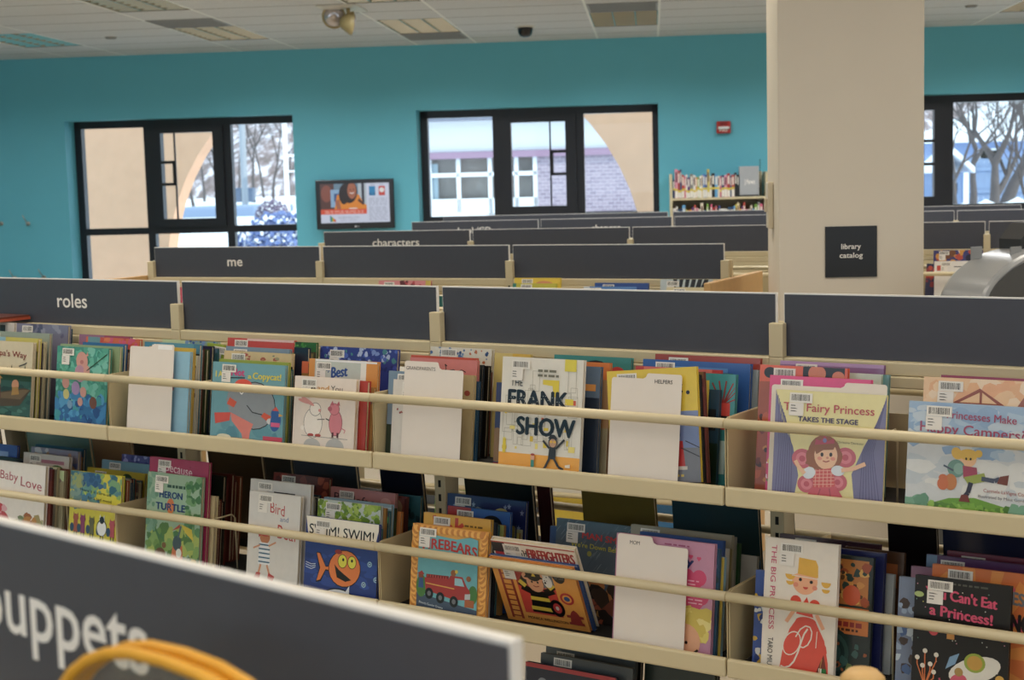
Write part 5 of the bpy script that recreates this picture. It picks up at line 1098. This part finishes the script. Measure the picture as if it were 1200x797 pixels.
m = MB(); m.prism([(x*.96 + .011, Z0 + z*.95) for x, z in sp], -.004, .0015); m.build('end_cap', GD, r)
m = MB()
for z in (.0,): m.tube([(-.0005, .1, Z0 + .19), (-.006, .1, Z0 + .19)], .011, 16)
m.box(-.009, -.005, .097, .103, Z0 + .182, Z0 + .198, mi=1); m.build('keyhole', [CHROME, SLOT], r)
for x, y in ((.1, .16), (.17, .06)): MB().box(x, x + .045, y, y + .004, Z0 + .345, Z0 + .385, bev=.001).build('clear_flap', GP, r).rotation_euler = (0, 0, 0)
MB().box(.15, .4, .03, .18, Z0 - .2, Z0).build('neck', GD, r); MB().box(.1, .45, .05, .32, .03, Z0 - .2, bev=.01).build('pedestal', GD, r); MB().box(0, .55, 0, .36, 0, .03, bev=.008).build('base', GD, r)
m = MB(); m.prism([(.25, Z0 + .36), (.25, Z0 + .405), (.3, Z0 + .455), (.5, Z0 + .455), (.5, Z0 + .34)], .1, .2); m.box(.262, .295, .0985, .1, Z0 + .37, Z0 + .388, mi=1); m.build('dark_box', [GX, SLOT], r)
m = MB(); m.box(.36, .66, .14, .17, Z0 + .456, Z0 + .58, bev=.006); m.build('monitor_edge', BLACKP, r)

# things on the ceiling
WHT = mat('white_fixture_enamel', '#dcd8d0', .4); BRS = mat('tarnished_brass_lamp_head', '#a8986c', .4, var=.08); LENSM = mat('sealed_lamp_glass', '#c9c2c4', .12, metal=.6, var=.3, scale=60)
a = at('wall', 401, 9, z=HC); r = empty('emergency_light', wl(a.x, a.y, HC), 'twin headed brass emergency light hanging from the ceiling above the television', 'light')
MB().box(-.16, .16, -.24, .24, -.012, 0, bev=.003).build('mounting_plate', WHT, r)
for k, (px, py, yaw) in enumerate(((391.5, 19.5, .15), (408.5, 27, 1.9))):
    t = at('wall', px, py, y=a.y + .05*(-1 if k else 1)) ; L = Vector((t.x - a.x, .05*(-1 if k else 1), t.z - HC))
    g = MB().tube([(L.x, L.y, -.012), (L.x, L.y, L.z + .06)], .016, 10).build('stem', BRS, r, smooth=True)
    h = MB().lathe([(.02, .07), (.045, .055), (.085, .0), (.095, -.03), (.088, -.034)], 24, M=Matrix.Translation(L) @ Matrix.Rotation(yaw, 4, 'Z') @ Matrix.Rotation(-math.pi/2*.93 if False else -1.45, 4, 'X')).build('lamp_head', BRS, r, smooth=True)
    MB().lathe([(.0, -.036), (.08, -.036), (.07, -.046), (.03, -.052), (.0, -.053)], 24, M=Matrix.Translation(L) @ Matrix.Rotation(yaw, 4, 'Z') @ Matrix.Rotation(-1.45, 4, 'X')).build('lens', LENSM, h, smooth=True)
a = at('wall', 615.5, 31, z=HC); r = empty('security_camera', wl(a.x, a.y, HC), 'small black dome security camera on the ceiling', 'camera')
MB().lathe([(.09, -.012), (.095, -.006), (.095, 0)], 24).build('mounting_ring', WHT, r); MB().lathe([(.02, -.098), (.045, -.088), (.062, -.065), (.07, -.03), (.07, -.012)], 24).build('dome', BLACKP, r, smooth=True)
for (px, py, lb) in ((130, 43.5, 'small ceiling sprinkler cap near the left light fittings'), (1138, 6.5, 'small ceiling sprinkler cap right of the column')):
    a = at('wall', px, py, z=HC); tag(MB().lathe([(.0, -.02), (.04, -.018), (.05, -.008), (.055, 0)], 20).build('ceiling_sprinkler', mat('grey_cap', '#8a8884', .5), M=wl(a.x, a.y, HC)), lb, 'sprinkler', 'sprinkler caps')
# recessed louvre fittings: white box, silver parabolic cells, tubes
LOUV = mat('silver_louvre', '#d4d8d6', .14, metal=1.0, var=.04); TROF = mat('troffer_enamel', '#cfcdc6', .5); TUBE = mat('fluorescent_tube', '#f4f0e6', .5, emit='#fff0d8', estr=4.0)
VIS = {(-2,0):'recessed louvred ceiling light at the far left edge of the picture',(-1,0):'recessed louvred ceiling light above the left window',(-1,1):'recessed louvred ceiling light at the top left, second from the back wall',
       (0,0):'recessed louvred ceiling light between the emergency light and the dome camera',(0,1):'recessed louvred ceiling light at the top edge above the emergency light',(1,0):'recessed louvred ceiling light right of the dome camera',(3,0):'recessed louvred ceiling light at the top right corner',(2,0):'recessed louvred ceiling light behind the column top'}
for (i, j), lb in VIS.items():
    x = LX[i + 3] + .005; y = LY[j]; r = empty('ceiling_light', wl(x, y, HC), lb, 'ceiling light', 'recessed ceiling lights')
    m = MB(); W_, D_ = .59, 1.215
    m.box(0, W_, -D_, 0, .105, .11); m.box(0, .004, -D_, 0, 0, .105); m.box(W_ - .004, W_, -D_, 0, 0, .105); m.box(0, W_, -.004, 0, 0, .105); m.box(0, W_, -D_, -D_ + .004, 0, .105); m.build('troffer_box', TROF, r)
    m = MB()
    for k in range(4): xx = .006 + k*(W_ - .012)/3; m.box(xx - .004, xx + .004, -D_ + .005, -.005, .002, .06)
    for k in range(9):
        yy = -.015 - k*(D_ - .03)/8; pr = [(-.001, .003), (-.004, .018), (-.011, .034), (-.024, .05), (.024, .05), (.011, .034), (.004, .018), (.001, .003)]
        vs = [(xe_, min(-.005, max(-D_ + .005, yy + a_)), z_) for xe_ in (.006, W_ - .006) for a_, z_ in pr]; n_ = len(pr)
        m.mesh(vs, [tuple(range(n_))[::-1], tuple(range(n_, 2*n_))] + [(i_, (i_+1) % n_, (i_+1) % n_ + n_, i_ + n_) for i_ in range(n_)])
    m.build('louvre', LOUV, r)
    for k in range(3): MB().tube([(.1 + k*.195, -.02, .083), (.1 + k*.195, -D_ + .02, .083)], .013, 10).build('fluorescent_tube', TUBE, r, smooth=True)
PANEL = mat('grey_air_panel', '#9b9c9d', .6, var=.04)
for (i, y0, lb) in ((-1, -2.365, 'grey air return panel beside the ceiling light above the left window'), (0, -.535, 'grey air return panel between the ceiling light and the teal wall'), (1, -2.365, 'grey air return panel beside the ceiling light at the top middle')):
    x = LX[i + 3]; m = MB(); m.box(.012, .588, -.598, -.012, -.006, 0, bev=.002)
    for k in range(14): m.box(.03, .57, -.58 + k*.04, -.57 + k*.04, -.009, -.006)
    tag(m.build('air_vent', PANEL, M=wl(x, y0, HC)), lb, 'air vent', 'grey ceiling air panels')

# foreground: clear puppet bag with yellow piping in the nearest bin, and a rounded post top
YEL = mat('yellow_bag_piping', '#dca02c', .45, var=.08, scale=60)
def mk_vinyl():
    m = bpy.data.materials.new('clear_vinyl'); m.use_nodes = True; nt = m.node_tree; N = nt.nodes; N.remove(N['Principled BSDF'])
    t = N.new('ShaderNodeBsdfTransparent'); t.inputs['Color'].default_value = (.93, .93, .91, 1); g = N.new('ShaderNodeBsdfGlossy'); g.inputs['Roughness'].default_value = .12
    nz = N.new('ShaderNodeTexNoise'); nz.inputs['Scale'].default_value = 25; bp = N.new('ShaderNodeBump'); bp.inputs['Strength'].default_value = .5; nt.links.new(nz.outputs['Fac'], bp.inputs['Height']); nt.links.new(bp.outputs['Normal'], g.inputs['Normal'])
    mx = N.new('ShaderNodeMixShader'); mx.inputs[0].default_value = .1
    for a, b in ((t.outputs[0], mx.inputs[1]), (g.outputs[0], mx.inputs[2]), (mx.outputs[0], N['Material Output'].inputs[0])): nt.links.new(a, b)
    return m
VIN = mk_vinyl()
p = at(0, 203, 757, y=-.085); zb = TR['U'] + .0145; H = p.z - zb; Wd = .15
r = empty('puppet_bag', frame(0) @ Matrix.Translation((p.x, -.085, zb)), 'clear plastic bag with yellow piping in front of the puppets header', 'bag')
def outline(y, k=1.0):
    pts = []
    for i in range(40):
        an = 2*math.pi*i/40; c, s = math.cos(an), math.sin(an)
        pts.append((Wd*k*abs(c)**.8*math.copysign(1, c), y, H/2 + (H/2 - .007)*k*abs(s)**.75*math.copysign(1, s)))
    return pts
for y in (-.008, .008): MB().tube(outline(y), .004, 10, closed=True).build('piping', YEL, r, smooth=True)
m = MB(); o1, o2 = outline(-.008, .985), outline(.008, .985); n = 40; c1 = (0, -.03, H/2); c2 = (0, .03, H/2)
m.mesh(o1 + o2 + [c1, c2], [(i, (i+1) % n, 2*n) for i in range(n)] + [(n + (i+1) % n, n + i, 2*n + 1) for i in range(n)]); m.build('vinyl_panel', VIN, r, smooth=True)
m = MB(); o1, o2 = outline(-.008, .99), outline(.008, .99); m.mesh(o1 + o2, [(i, (i+1) % n, n + (i+1) % n, n + i) for i in range(n)]); m.build('gusset', YEL, r, smooth=True)
FRAMES['post'] = (0, 1.7, 0); p = at('post', 1011, 786, y=0)
r = empty('display_stand', Matrix.Translation((p.x, 1.7, 0)), 'blurred tan rounded post top in the foreground at the bottom right', 'stand')
TAN = mat('tan_stand_wood', '#cda66a', .5, var=.1)
MB().tube([(0, 0, .02), (0, 0, p.z - .03)], .018, 14).build('pole', TAN, r, smooth=True); MB().lathe([(.0, p.z - .045), (.024, p.z - .04), (.027, p.z - .02), (.026, p.z - .008), (.018, p.z), (.0, p.z + .001)], 20).build('knob', TAN, r, smooth=True); MB().lathe([(.16, 0), (.16, .012), (.03, .025)], 24).build('base', TAN, r)

# ---------------------------------------------------------------- outside the windows
STUC = mat('tan_stucco', '#dfae8e', .9, var=.08, scale=6, bump=.3, bscale=60)
SNOW = mat('snow', '#eef2f7', .85, var=.04, scale=2, bump=.3, bscale=3); BARK = mat('grey_bark', '#5a5352', .9, var=.25, scale=8, bump=.4, bscale=30)
def ground(y): return 0 if y < 6 else (.5*(y-6)/19 if y < 25 else .5 + .3*(y-25)/50)
m = MB(); ys = [DEP, 3, 6, 9, 12, 16, 20, 25, 32, 40, 55, 75, 110]; xs = [-60 + 5*i for i in range(25)]; q = random.Random(3)
vs = [(x, y, (.15 if -9 < x < 6 and y >= 32 else ground(y)) + (q.uniform(-.1, .1) if y > 9 else 0) - .02) for y in ys for x in xs]; k = len(xs)
m.mesh(vs, [(j*k+i, j*k+i+1, (j+1)*k+i+1, (j+1)*k+i) for j in range(len(ys)-1) for i in range(k-1)]); structure(m.build('floor_snow', SNOW, M=WF, smooth=True))
# wide arches of the walkway wall
def arch_wall(y, t):
    m = MB(); z1 = 3.45; arches = [(-1.65 + d, .47, 3.01, 2.85) for d in (-7.2, 0, 7.2)]; x = -13
    def slab(pts): m.prism(pts, y, y + t)
    for cx, z0, rx, rz in arches:
        slab([(x, -.2), (cx - rx, -.2), (cx - rx, z1), (x, z1)]); N_ = 28
        for i in range(N_):
            a0, a1 = math.pi - math.pi*i/N_, math.pi - math.pi*(i+1)/N_
            xa, xb = cx + rx*math.cos(a0), cx + rx*math.cos(a1); slab([(xa, z0 + rz*math.sin(a0)), (xb, z0 + rz*math.sin(a1)), (xb, z1), (xa, z1)])
        x = cx + rx
    slab([(x, -.2), (14, -.2), (14, z1), (x, z1)])
    return m
structure(arch_wall(3.2, .38).build('wall_arcade', STUC, M=WF))
def on(px, py, y): return at('wall', px, py, y=y)
# building across the street
Y = 50; r = empty('street_building', wl(0, Y, 0), 'white and brick building with a maroon band across the street, through the middle window', 'building')
zg = .2; zb0 = on(540, 186, Y).z; zb1 = on(540, 178, Y).z; zw = on(540, 142, Y).z; xa, xb = on(440, 200, Y).x, on(800, 200, Y).x; xbr = on(630, 215, Y).x
MB().box(xa, xb, 0, 6, zb1, zw).build('white_wall', mat('white_render', '#eceef0', .8), r)
MB().box(xa - .2, xb + .2, -.25, 6, zb0, zb1).build('maroon_band', mat('maroon_band', '#9a7f96', .7), r)
def mk_brick():
    m = bpy.data.materials.new('purple_grey_brick'); m.use_nodes = True; nt = m.node_tree; b = nt.nodes['Principled BSDF']; b.inputs['Roughness'].default_value = .9
    tc = nt.nodes.new('ShaderNodeTexCoord'); mp = nt.nodes.new('ShaderNodeMapping'); mp.inputs['Rotation'].default_value = (math.pi/2, 0, 0); br = nt.nodes.new('ShaderNodeTexBrick'); br.inputs['Scale'].default_value = 1.6
    br.inputs['Color1'].default_value = lin('#a79aa6'); br.inputs['Color2'].default_value = lin('#8f8392'); br.inputs['Mortar'].default_value = lin('#bdb6c0')
    nt.links.new(tc.outputs['Object'], mp.inputs[0]); nt.links.new(mp.outputs[0], br.inputs['Vector']); nt.links.new(br.outputs['Color'], b.inputs['Base Color']); return m
MB().box(xbr, xb, 0, 6, zg, zb0).build('brick_wall', mk_brick(), r)
MB().box(xa, xbr, .6, 6, zg, zb0).build('shop_interior_reflections', mat('shop_interior_reflections', '#b5a29c', .8, var=.45, scale=.8), r)  # blotches paint the glass reflections into the colour of this block
m = MB(); zt = on(540, 205, Y).z
for x in [on(px, 200, Y).x for px in (470, 503, 537, 574, 605)] + [xbr - .1]: m.box(x - .09, x + .09, 0, .15, zg, zb0)
m.box(xa, xbr, 0, .15, zt - .09, zt + .09); m.box(xa, xbr, 0, .15, zg, zg + .7); m.build('shopfront_frame', mat('white_frame', '#e9edf2', .6), r)
MB().box(xa, xbr, .05, .1, zg, zb0).build('shop_glass', GLASS, r)
m = MB(); m.box(on(500, 200, Y).x, on(512, 200, Y).x, .25, .3, zg + .4, zb0 - .2); m.build('curtain', mat('pale_curtain', '#cfd8e4', .8), r)
MB().box(xa - 1, xb + 1, -1.2, 6, zw + 0.0, zw + .5).build('eave', mat('grey_eave', '#8a8c9a', .7), r)
for px0, px1 in ((500, 528), (531, 566), (571, 592), (610, 650)):
    a, b = on(px0, 139, Y), on(px1, 131, Y); f = MB().box(a.x, b.x, -1.25, -1.2, zw + .08, zw + .42).build('upper_window', mat('blue_grey_frame', '#9aa0b4', .6), r); MB().box(a.x + .08, b.x - .08, -1.27, -1.25, zw + .13, zw + .38).build('pane', mat('amber_pane', '#b5937a', .3, var=.4, scale=3), f)
m = MB(); m.box(xa, xb, -1.2, 6, zw + .5, zw + 3); m.build('upper_storey', mat('grey_storey', '#a2a6b4', .8), r)
# trees
def tree(x, y, h, r0, seed, label, spread=.5, depth=4, group='bare winter trees outside', lean=0, first=.38):
    q = random.Random(seed); m = MB()
    def grow(p, d, l, r, k):
        pts = [p]; rr = [r]; c = p; dd = d
        for i in range(4):
            dd = (dd + Vector((q.uniform(-.14, .14), q.uniform(-.14, .14), q.uniform(-.06, .1)))).normalized(); c = c + dd*l/4; pts.append(c); rr.append(r*(1 - .13*(i+1)))
        m.tube(pts, rr, 7 if k > 2 else 4, caps=False)
        if k == 0: return
        for j in range(q.choice((2, 3, 3))):
            b = pts[q.choice((2, 3, 4))] if j else pts[-1]; an = q.uniform(0, 6.28); v = (dd + Vector((math.cos(an), math.sin(an), q.uniform(-.1, .5)))*q.uniform(.45, .9)*spread*1.6).normalized()
            grow(b, v, l*q.uniform(.6, .8), r*.55, k - 1)
    z = ground(y) - .05; grow(Vector((0, 0, 0)), Vector((lean, 0, 1)).normalized(), h*first, r0, depth)
    return tag(m.build('bare_tree', BARK, M=wl(x, y, z), smooth=True), label, 'tree', group)
for i, (px, y, h, r0, sd, lb, ln) in enumerate([(1163, 17.5, 6, .15, 5, 'thick bare tree trunk in the middle of the right hand window', .0), (1176, 23.5, 7, .2, 9, 'forked bare tree right of the thick trunk in the right hand window', .25), (1121, 13, 5, .07, 12, 'slim bare tree at the left side of the right hand window', .05), (1140, 29, 7, .12, 15, 'distant slim bare tree between the trunks in the right hand window', -.1), (1190, 9.5, 4, .045, 21, 'young bare tree at the right edge of the right hand window', .3)]):
    p = on(px, 240, y); tree(p.x, y, h, r0, sd, lb, .55, 6, lean=ln, first=.24)
for i, (px, y, sd, h) in enumerate([(225, 64, 31, 8), (256, 70, 32, 8), (296, 66, 33, 8), (319, 72, 34, 8), (347, 66, 35, 8), (279, 82, 36, 7), (336, 78, 37, 7), (238, 78, 38, 7), (308, 90, 39, 11)]):
    p = on(px, 200, y); tree(p.x, y, h, .1, sd, ['bare street tree seen in the left window casement', 'bare street tree behind the left window mullion', 'bare street tree left of the white post', 'bare street tree just beside the white post', 'bare street tree right of the white post', 'tall far bare tree above the utility pole', 'tall far bare tree above the trimmed bush', 'tall far bare tree at the casement edge', 'farthest tall bare tree in the right pane of the left window'][i], .42, 6)
# wooded rise behind
HILL = mat('winter_brush', '#a59a98', .95, var=.1, scale=.6, bump=.5, bscale=2)
nt = HILL.node_tree; cr = nt.nodes.new('ShaderNodeValToRGB'); n2 = nt.nodes.new('ShaderNodeTexNoise'); n2.inputs['Scale'].default_value = 1.1; n2.inputs['Detail'].default_value = 6; n2.inputs['Roughness'].default_value = .75
tc = nt.nodes.new('ShaderNodeTexCoord'); mp = nt.nodes.new('ShaderNodeMapping'); mp.inputs['Scale'].default_value = (1, .3, .5); nt.links.new(tc.outputs['Object'], mp.inputs[0]); nt.links.new(mp.outputs[0], n2.inputs['Vector']); nt.links.new(n2.outputs['Fac'], cr.inputs['Fac'])
for e, (p_, c_) in zip(cr.color_ramp.elements, ((.4, '#6f625f'), (.62, '#dfe0ea'))): e.position = p_; e.color = lin(c_)
e = cr.color_ramp.elements.new(.5); e.color = lin('#8d7f80')
nt.links.new(cr.outputs['Color'], nt.nodes['Principled BSDF'].inputs['Base Color'])
m = MB(); q = random.Random(2); vs = []; nx = 40
for j, (y, z) in enumerate(((97, .6), (104, 3.4), (118, 7), (135, 9))): vs += [(-75 + 4*i, y, z + q.uniform(-.5, .6)*(j > 0)) for i in range(nx)]
m.mesh(vs, [(j*nx+i, j*nx+i+1, (j+1)*nx+i+1, (j+1)*nx+i) for j in range(3) for i in range(nx-1)]); o = m.build('wooded_hill', HILL, M=WF); structure(o)
# street things seen through the left window
Yb = 62
for k, (pa, pb, lb) in enumerate(((272.5, 284, 'left one of two dark wheeled bins in the snow, left window'), (286, 298, 'right one of two dark wheeled bins in the snow, left window'))):
    a, b = on(pa, 238, Yb), on(pb, 220, Yb); w_ = b.x - a.x; h_ = b.z - a.z; r = empty('wheeled_bin', wl((a.x+b.x)/2, Yb, a.z), lb, 'bin', 'wheeled bins outside'); BIN = mat('blue_grey_bin', '#5c6a80', .5)
    m = MB(); m.mesh([(-w_*.4, -.2, .04), (w_*.4, -.2, .04), (w_*.4, .2, .04), (-w_*.4, .2, .04), (-w_*.48, -.28, h_*.9), (w_*.48, -.28, h_*.9), (w_*.48, .28, h_*.9), (-w_*.48, .28, h_*.9)], [(3,2,1,0),(4,5,6,7),(0,1,5,4),(1,2,6,5),(2,3,7,6),(3,0,4,7)]); m.build('body', BIN, r)
    MB().box(-w_*.5, w_*.5, -.32, .3, h_*.9, h_, bev=.02).build('lid', BIN, r)
    for s in (-1, 1): MB().tube([(s*w_*.42 - .03, .2, .08), (s*w_*.42 + .03, .2, .08)], .08, 12).build('wheel', BLACKP, r)
    z_ = a.z
m = MB(); m.box(-9, 9, -2, 3, -.6, -.01); o = structure(MB().box(on(255, 238, Yb).x, on(330, 238, Yb).x, Yb - 1.5, Yb + 2, .1, z_, bev=.05).build('trim_snow_bank', SNOW, M=WF))
p = on(286, 205, 58); tag(MB().tube([(0, 0, 0), (0, 0, 7)], .16, 10).build('utility_pole', mat('weathered_pole', '#9aa0a8', .8), M=wl(p.x, 58, ground(58) - .1)), 'grey wooden utility pole in the snow, right pane of the left window', 'pole')
p = on(338, 262, 28); r = empty('porch_post', wl(p.x, 28, ground(28) - .05), 'white post standing at the right edge of the left window', 'post'); WP = mat('white_post_paint', '#f2f5fa', .6)
MB().box(-.055, .055, -.055, .055, 0, 4.6, bev=.005).build('shaft', WP, r); MB().box(-.09, .09, -.09, .09, 0, .25, bev=.01).build('base_block', WP, r); MB().box(.055, .9, -.03, .03, 2.0, 2.06).build('side_rail', WP, r); MB().box(.055, .9, -.03, .03, 1.55, 1.6).build('side_rail', WP, r)
def bush(px, py, y, rad, n, c, label, seed, sq=.8):
    p = on(px, py, y); q = random.Random(seed); m = MB()
    for i in range(n):
        u = Vector((q.gauss(0, 1), q.gauss(0, 1), abs(q.gauss(0, .8)))).normalized()*rad*q.uniform(.6, 1); u.z *= sq; s = q.uniform(.025, .055)*rad/.6
        t = Vector((q.uniform(-1, 1), q.uniform(-1, 1), q.uniform(-1, 1))).normalized(); b = t.orthogonal().normalized(); 
        m.poly([u - t*s, u + b*s*.7, u + t*s, u - b*s*.7], mi=q.choice((0, 0, 0, 1)))
    for i in range(14): an = i*.45; m.tube([(0, 0, -.05), (rad*.5*math.cos(an), rad*.5*math.sin(an), rad*.5*sq)], .012, 4)
    return tag(m.build('snowy_bush', [mat(c[0], c[1], .9, var=.3), SNOW], M=wl(p.x, y, p.z)), label, 'bush', 'bushes outside the left window')
bush(320, 258, 26, .52, 2600, ('purple_brown_leaves', '#7c6f86'), 'round purple brown bush in the snow below the white post', 5, 1.15)
bush(335, 300, 11, .95, 2200, ('blue_grey_twigs', '#6d7fae'), 'low snowy shrub under the right pane of the left window', 6, .85)
m = MB(); o = structure(MB().box(on(185, 248, 40).x, on(300, 248, 40).x, 40, 46, .2, on(240, 232, 40).z - .35, bev=.1).build('trim_road', mat('wet_road', '#7f90ab', .5), M=WF))
# fence and shed in the right hand window
Y = 30; a = on(1096, 240, Y); b = on(1290, 240, Y); zt = on(1150, 186, Y).z; zg = ground(Y) - .1
r = empty('board_fence', wl(0, Y, 0), 'weathered blue grey board fence behind the trees, right hand window', 'fence'); FN = mat('weathered_boards', '#8296b5', .9, var=.15, scale=4)
m = MB(); x = a.x; q = random.Random(8)
while x < b.x: m.box(x, x + .145, 0, .025, zg, zt + q.uniform(-.02, .02)); x += .155
m.build('boards', FN, r); MB().box(a.x, b.x, -.05, 0, zg + .45, zg + .55).build('rail', FN, r); MB().box(a.x, b.x, -.05, 0, zt - .35, zt - .25).build('rail', FN, r)
Y = 23; a = on(1100, 235, Y); b = on(1134, 190, Y); r = empty('garden_shed', wl((a.x+b.x)/2, Y, ground(Y) - .1), 'small blue grey shed with a snowy roof, left side of the right hand window', 'shed'); hw = (b.x-a.x)/2; hz = b.z - ground(Y) - .15
MB().box(-hw, hw, 0, 2, 0, hz).build('shed_wall', mat('shed_siding', '#7489ad', .8, var=.1), r); MB().box(hw - .1, hw + .02, -.03, .06, 0, hz).build('corner_trim', WP, r); MB().box(-.1, .1, -.02, 0, hz*.55, hz*.78).build('shed_window', SLOT, r)
MB().prism([(-hw - .15, hz), (0, hz + .45), (hw + .15, hz - .02), (hw + .15, hz + .12), (0, hz + .6), (-hw - .15, hz + .14)], -.15, 2.1).build('snowy_roof', SNOW, r)
p0, p1 = on(1146, 185, 42), on(1178, 172, 42); r = empty('far_house', wl(0, 42, 0), 'far blue grey house with a snowy roof beyond the fence, right hand window', 'house')
MB().box(p0.x - 2, p1.x + 6, 0, 5, .4, p1.z + .2).build('house_wall', mat('house_siding', '#7c8fb4', .8), r); MB().prism([(p0.x - 2.4, p1.z + .2), (p0.x + 2, p1.z + 2), (p1.x + 6.4, p1.z + .2)], -.3, 5.3).build('snowy_roof', SNOW, r); f = MB().box(p0.x, p0.x + .8, -.06, 0, p0.z - .2, p1.z - .05).build('house_window', WP, r); MB().box(p0.x + .08, p0.x + .72, -.08, -.06, p0.z - .1, p1.z - .12).build('pane', SLOT, f)
m = MB(); q = random.Random(4); n = 26; xs = [on(1085, 240, 14).x + i*.2 for i in range(n)]
vs = []
for j, (yy, hh_) in enumerate(((13, 0), (13.6, .8), (14.4, 1), (15.2, .7), (16, 0))): vs += [(x, yy, ground(14) - .1 + hh_*(on(1150, 230, 14.4).z - ground(14) + q.uniform(-.12, .14))) for x in xs]
m.mesh(vs, [(j*n+i, j*n+i+1, (j+1)*n+i+1, (j+1)*n+i) for j in range(4) for i in range(n-1)]); structure(m.build('trim_snow_heap', SNOW, M=WF, smooth=True))

# ---------------------------------------------------------------- light
W = bpy.data.worlds.new('winter_sky'); SC.world = W; W.use_nodes = True; bg = W.node_tree.nodes['Background']; bg.inputs['Color'].default_value = (.72, .86, 1, 1); bg.inputs['Strength'].default_value = 2.1
s = bpy.data.lights.new('low_sun', 'SUN'); s.energy = 2.8; s.angle = .01; s.color = (1, .92, .8); so = bpy.data.objects.new('low_sun', s); COL.objects.link(so)
so.rotation_euler = Vector((-.75, .42, -.5)).to_track_quat('-Z', 'Y').to_euler()
for i in range(-3, 5):
    for j in range(7):
        L = bpy.data.lights.new('troffer_glow', 'AREA'); L.shape = 'RECTANGLE'; L.size = .56; L.size_y = 1.16; L.energy = (22.5 if i > -2 else 9) if j < 3 else (15 if j < 5 else 11.5); L.color = (.97, .99, 1) if j < 3 else (1, .92, .8); L.spread = math.radians(150)
        o = bpy.data.objects.new('troffer_glow', L); COL.objects.link(o); o.matrix_world = wl(LX[i + 3] + .3, LY[j] - .61, HC - .004)
# ---------------------------------------------------------------- camera
cd = bpy.data.cameras.new('camera'); cam = bpy.data.objects.new('camera', cd); COL.objects.link(cam); SC.camera = cam
cd.sensor_fit = 'HORIZONTAL'; cd.sensor_width = 36; cd.lens = 36*F_PX/1200; cd.clip_start = .05; cd.clip_end = 400
f = Vector((0, math.cos(PITCH), -math.sin(PITCH))); up = Vector((0, math.sin(PITCH), math.cos(PITCH))); rt = Vector((1, 0, 0))
c, s_ = math.cos(ROLL), math.sin(ROLL)
r2 = rt*c + up*(-s_) if False else rt*c - up*s_; u2 = up*c + rt*s_
cam.matrix_world = Matrix(((r2.x, u2.x, -f.x, 0), (r2.y, u2.y, -f.y, 0), (r2.z, u2.z, -f.z, ZC), (0, 0, 0, 1)))
cd.dof.use_dof = True; cd.dof.focus_distance = 3.3; cd.dof.aperture_fstop = 52.3/1000/.0062; cd.dof.aperture_blades = 9
SC.view_settings.view_transform = 'Standard'; SC.view_settings.look = 'None'; SC.view_settings.gamma = 1; SC.view_settings.exposure = 0; SC.view_settings.use_curve_mapping = False
SC.cycles.use_denoising = True
SC.cycles.max_bounces = 8; SC.cycles.transparent_max_bounces = 12; SC.cycles.sample_clamp_indirect = 4
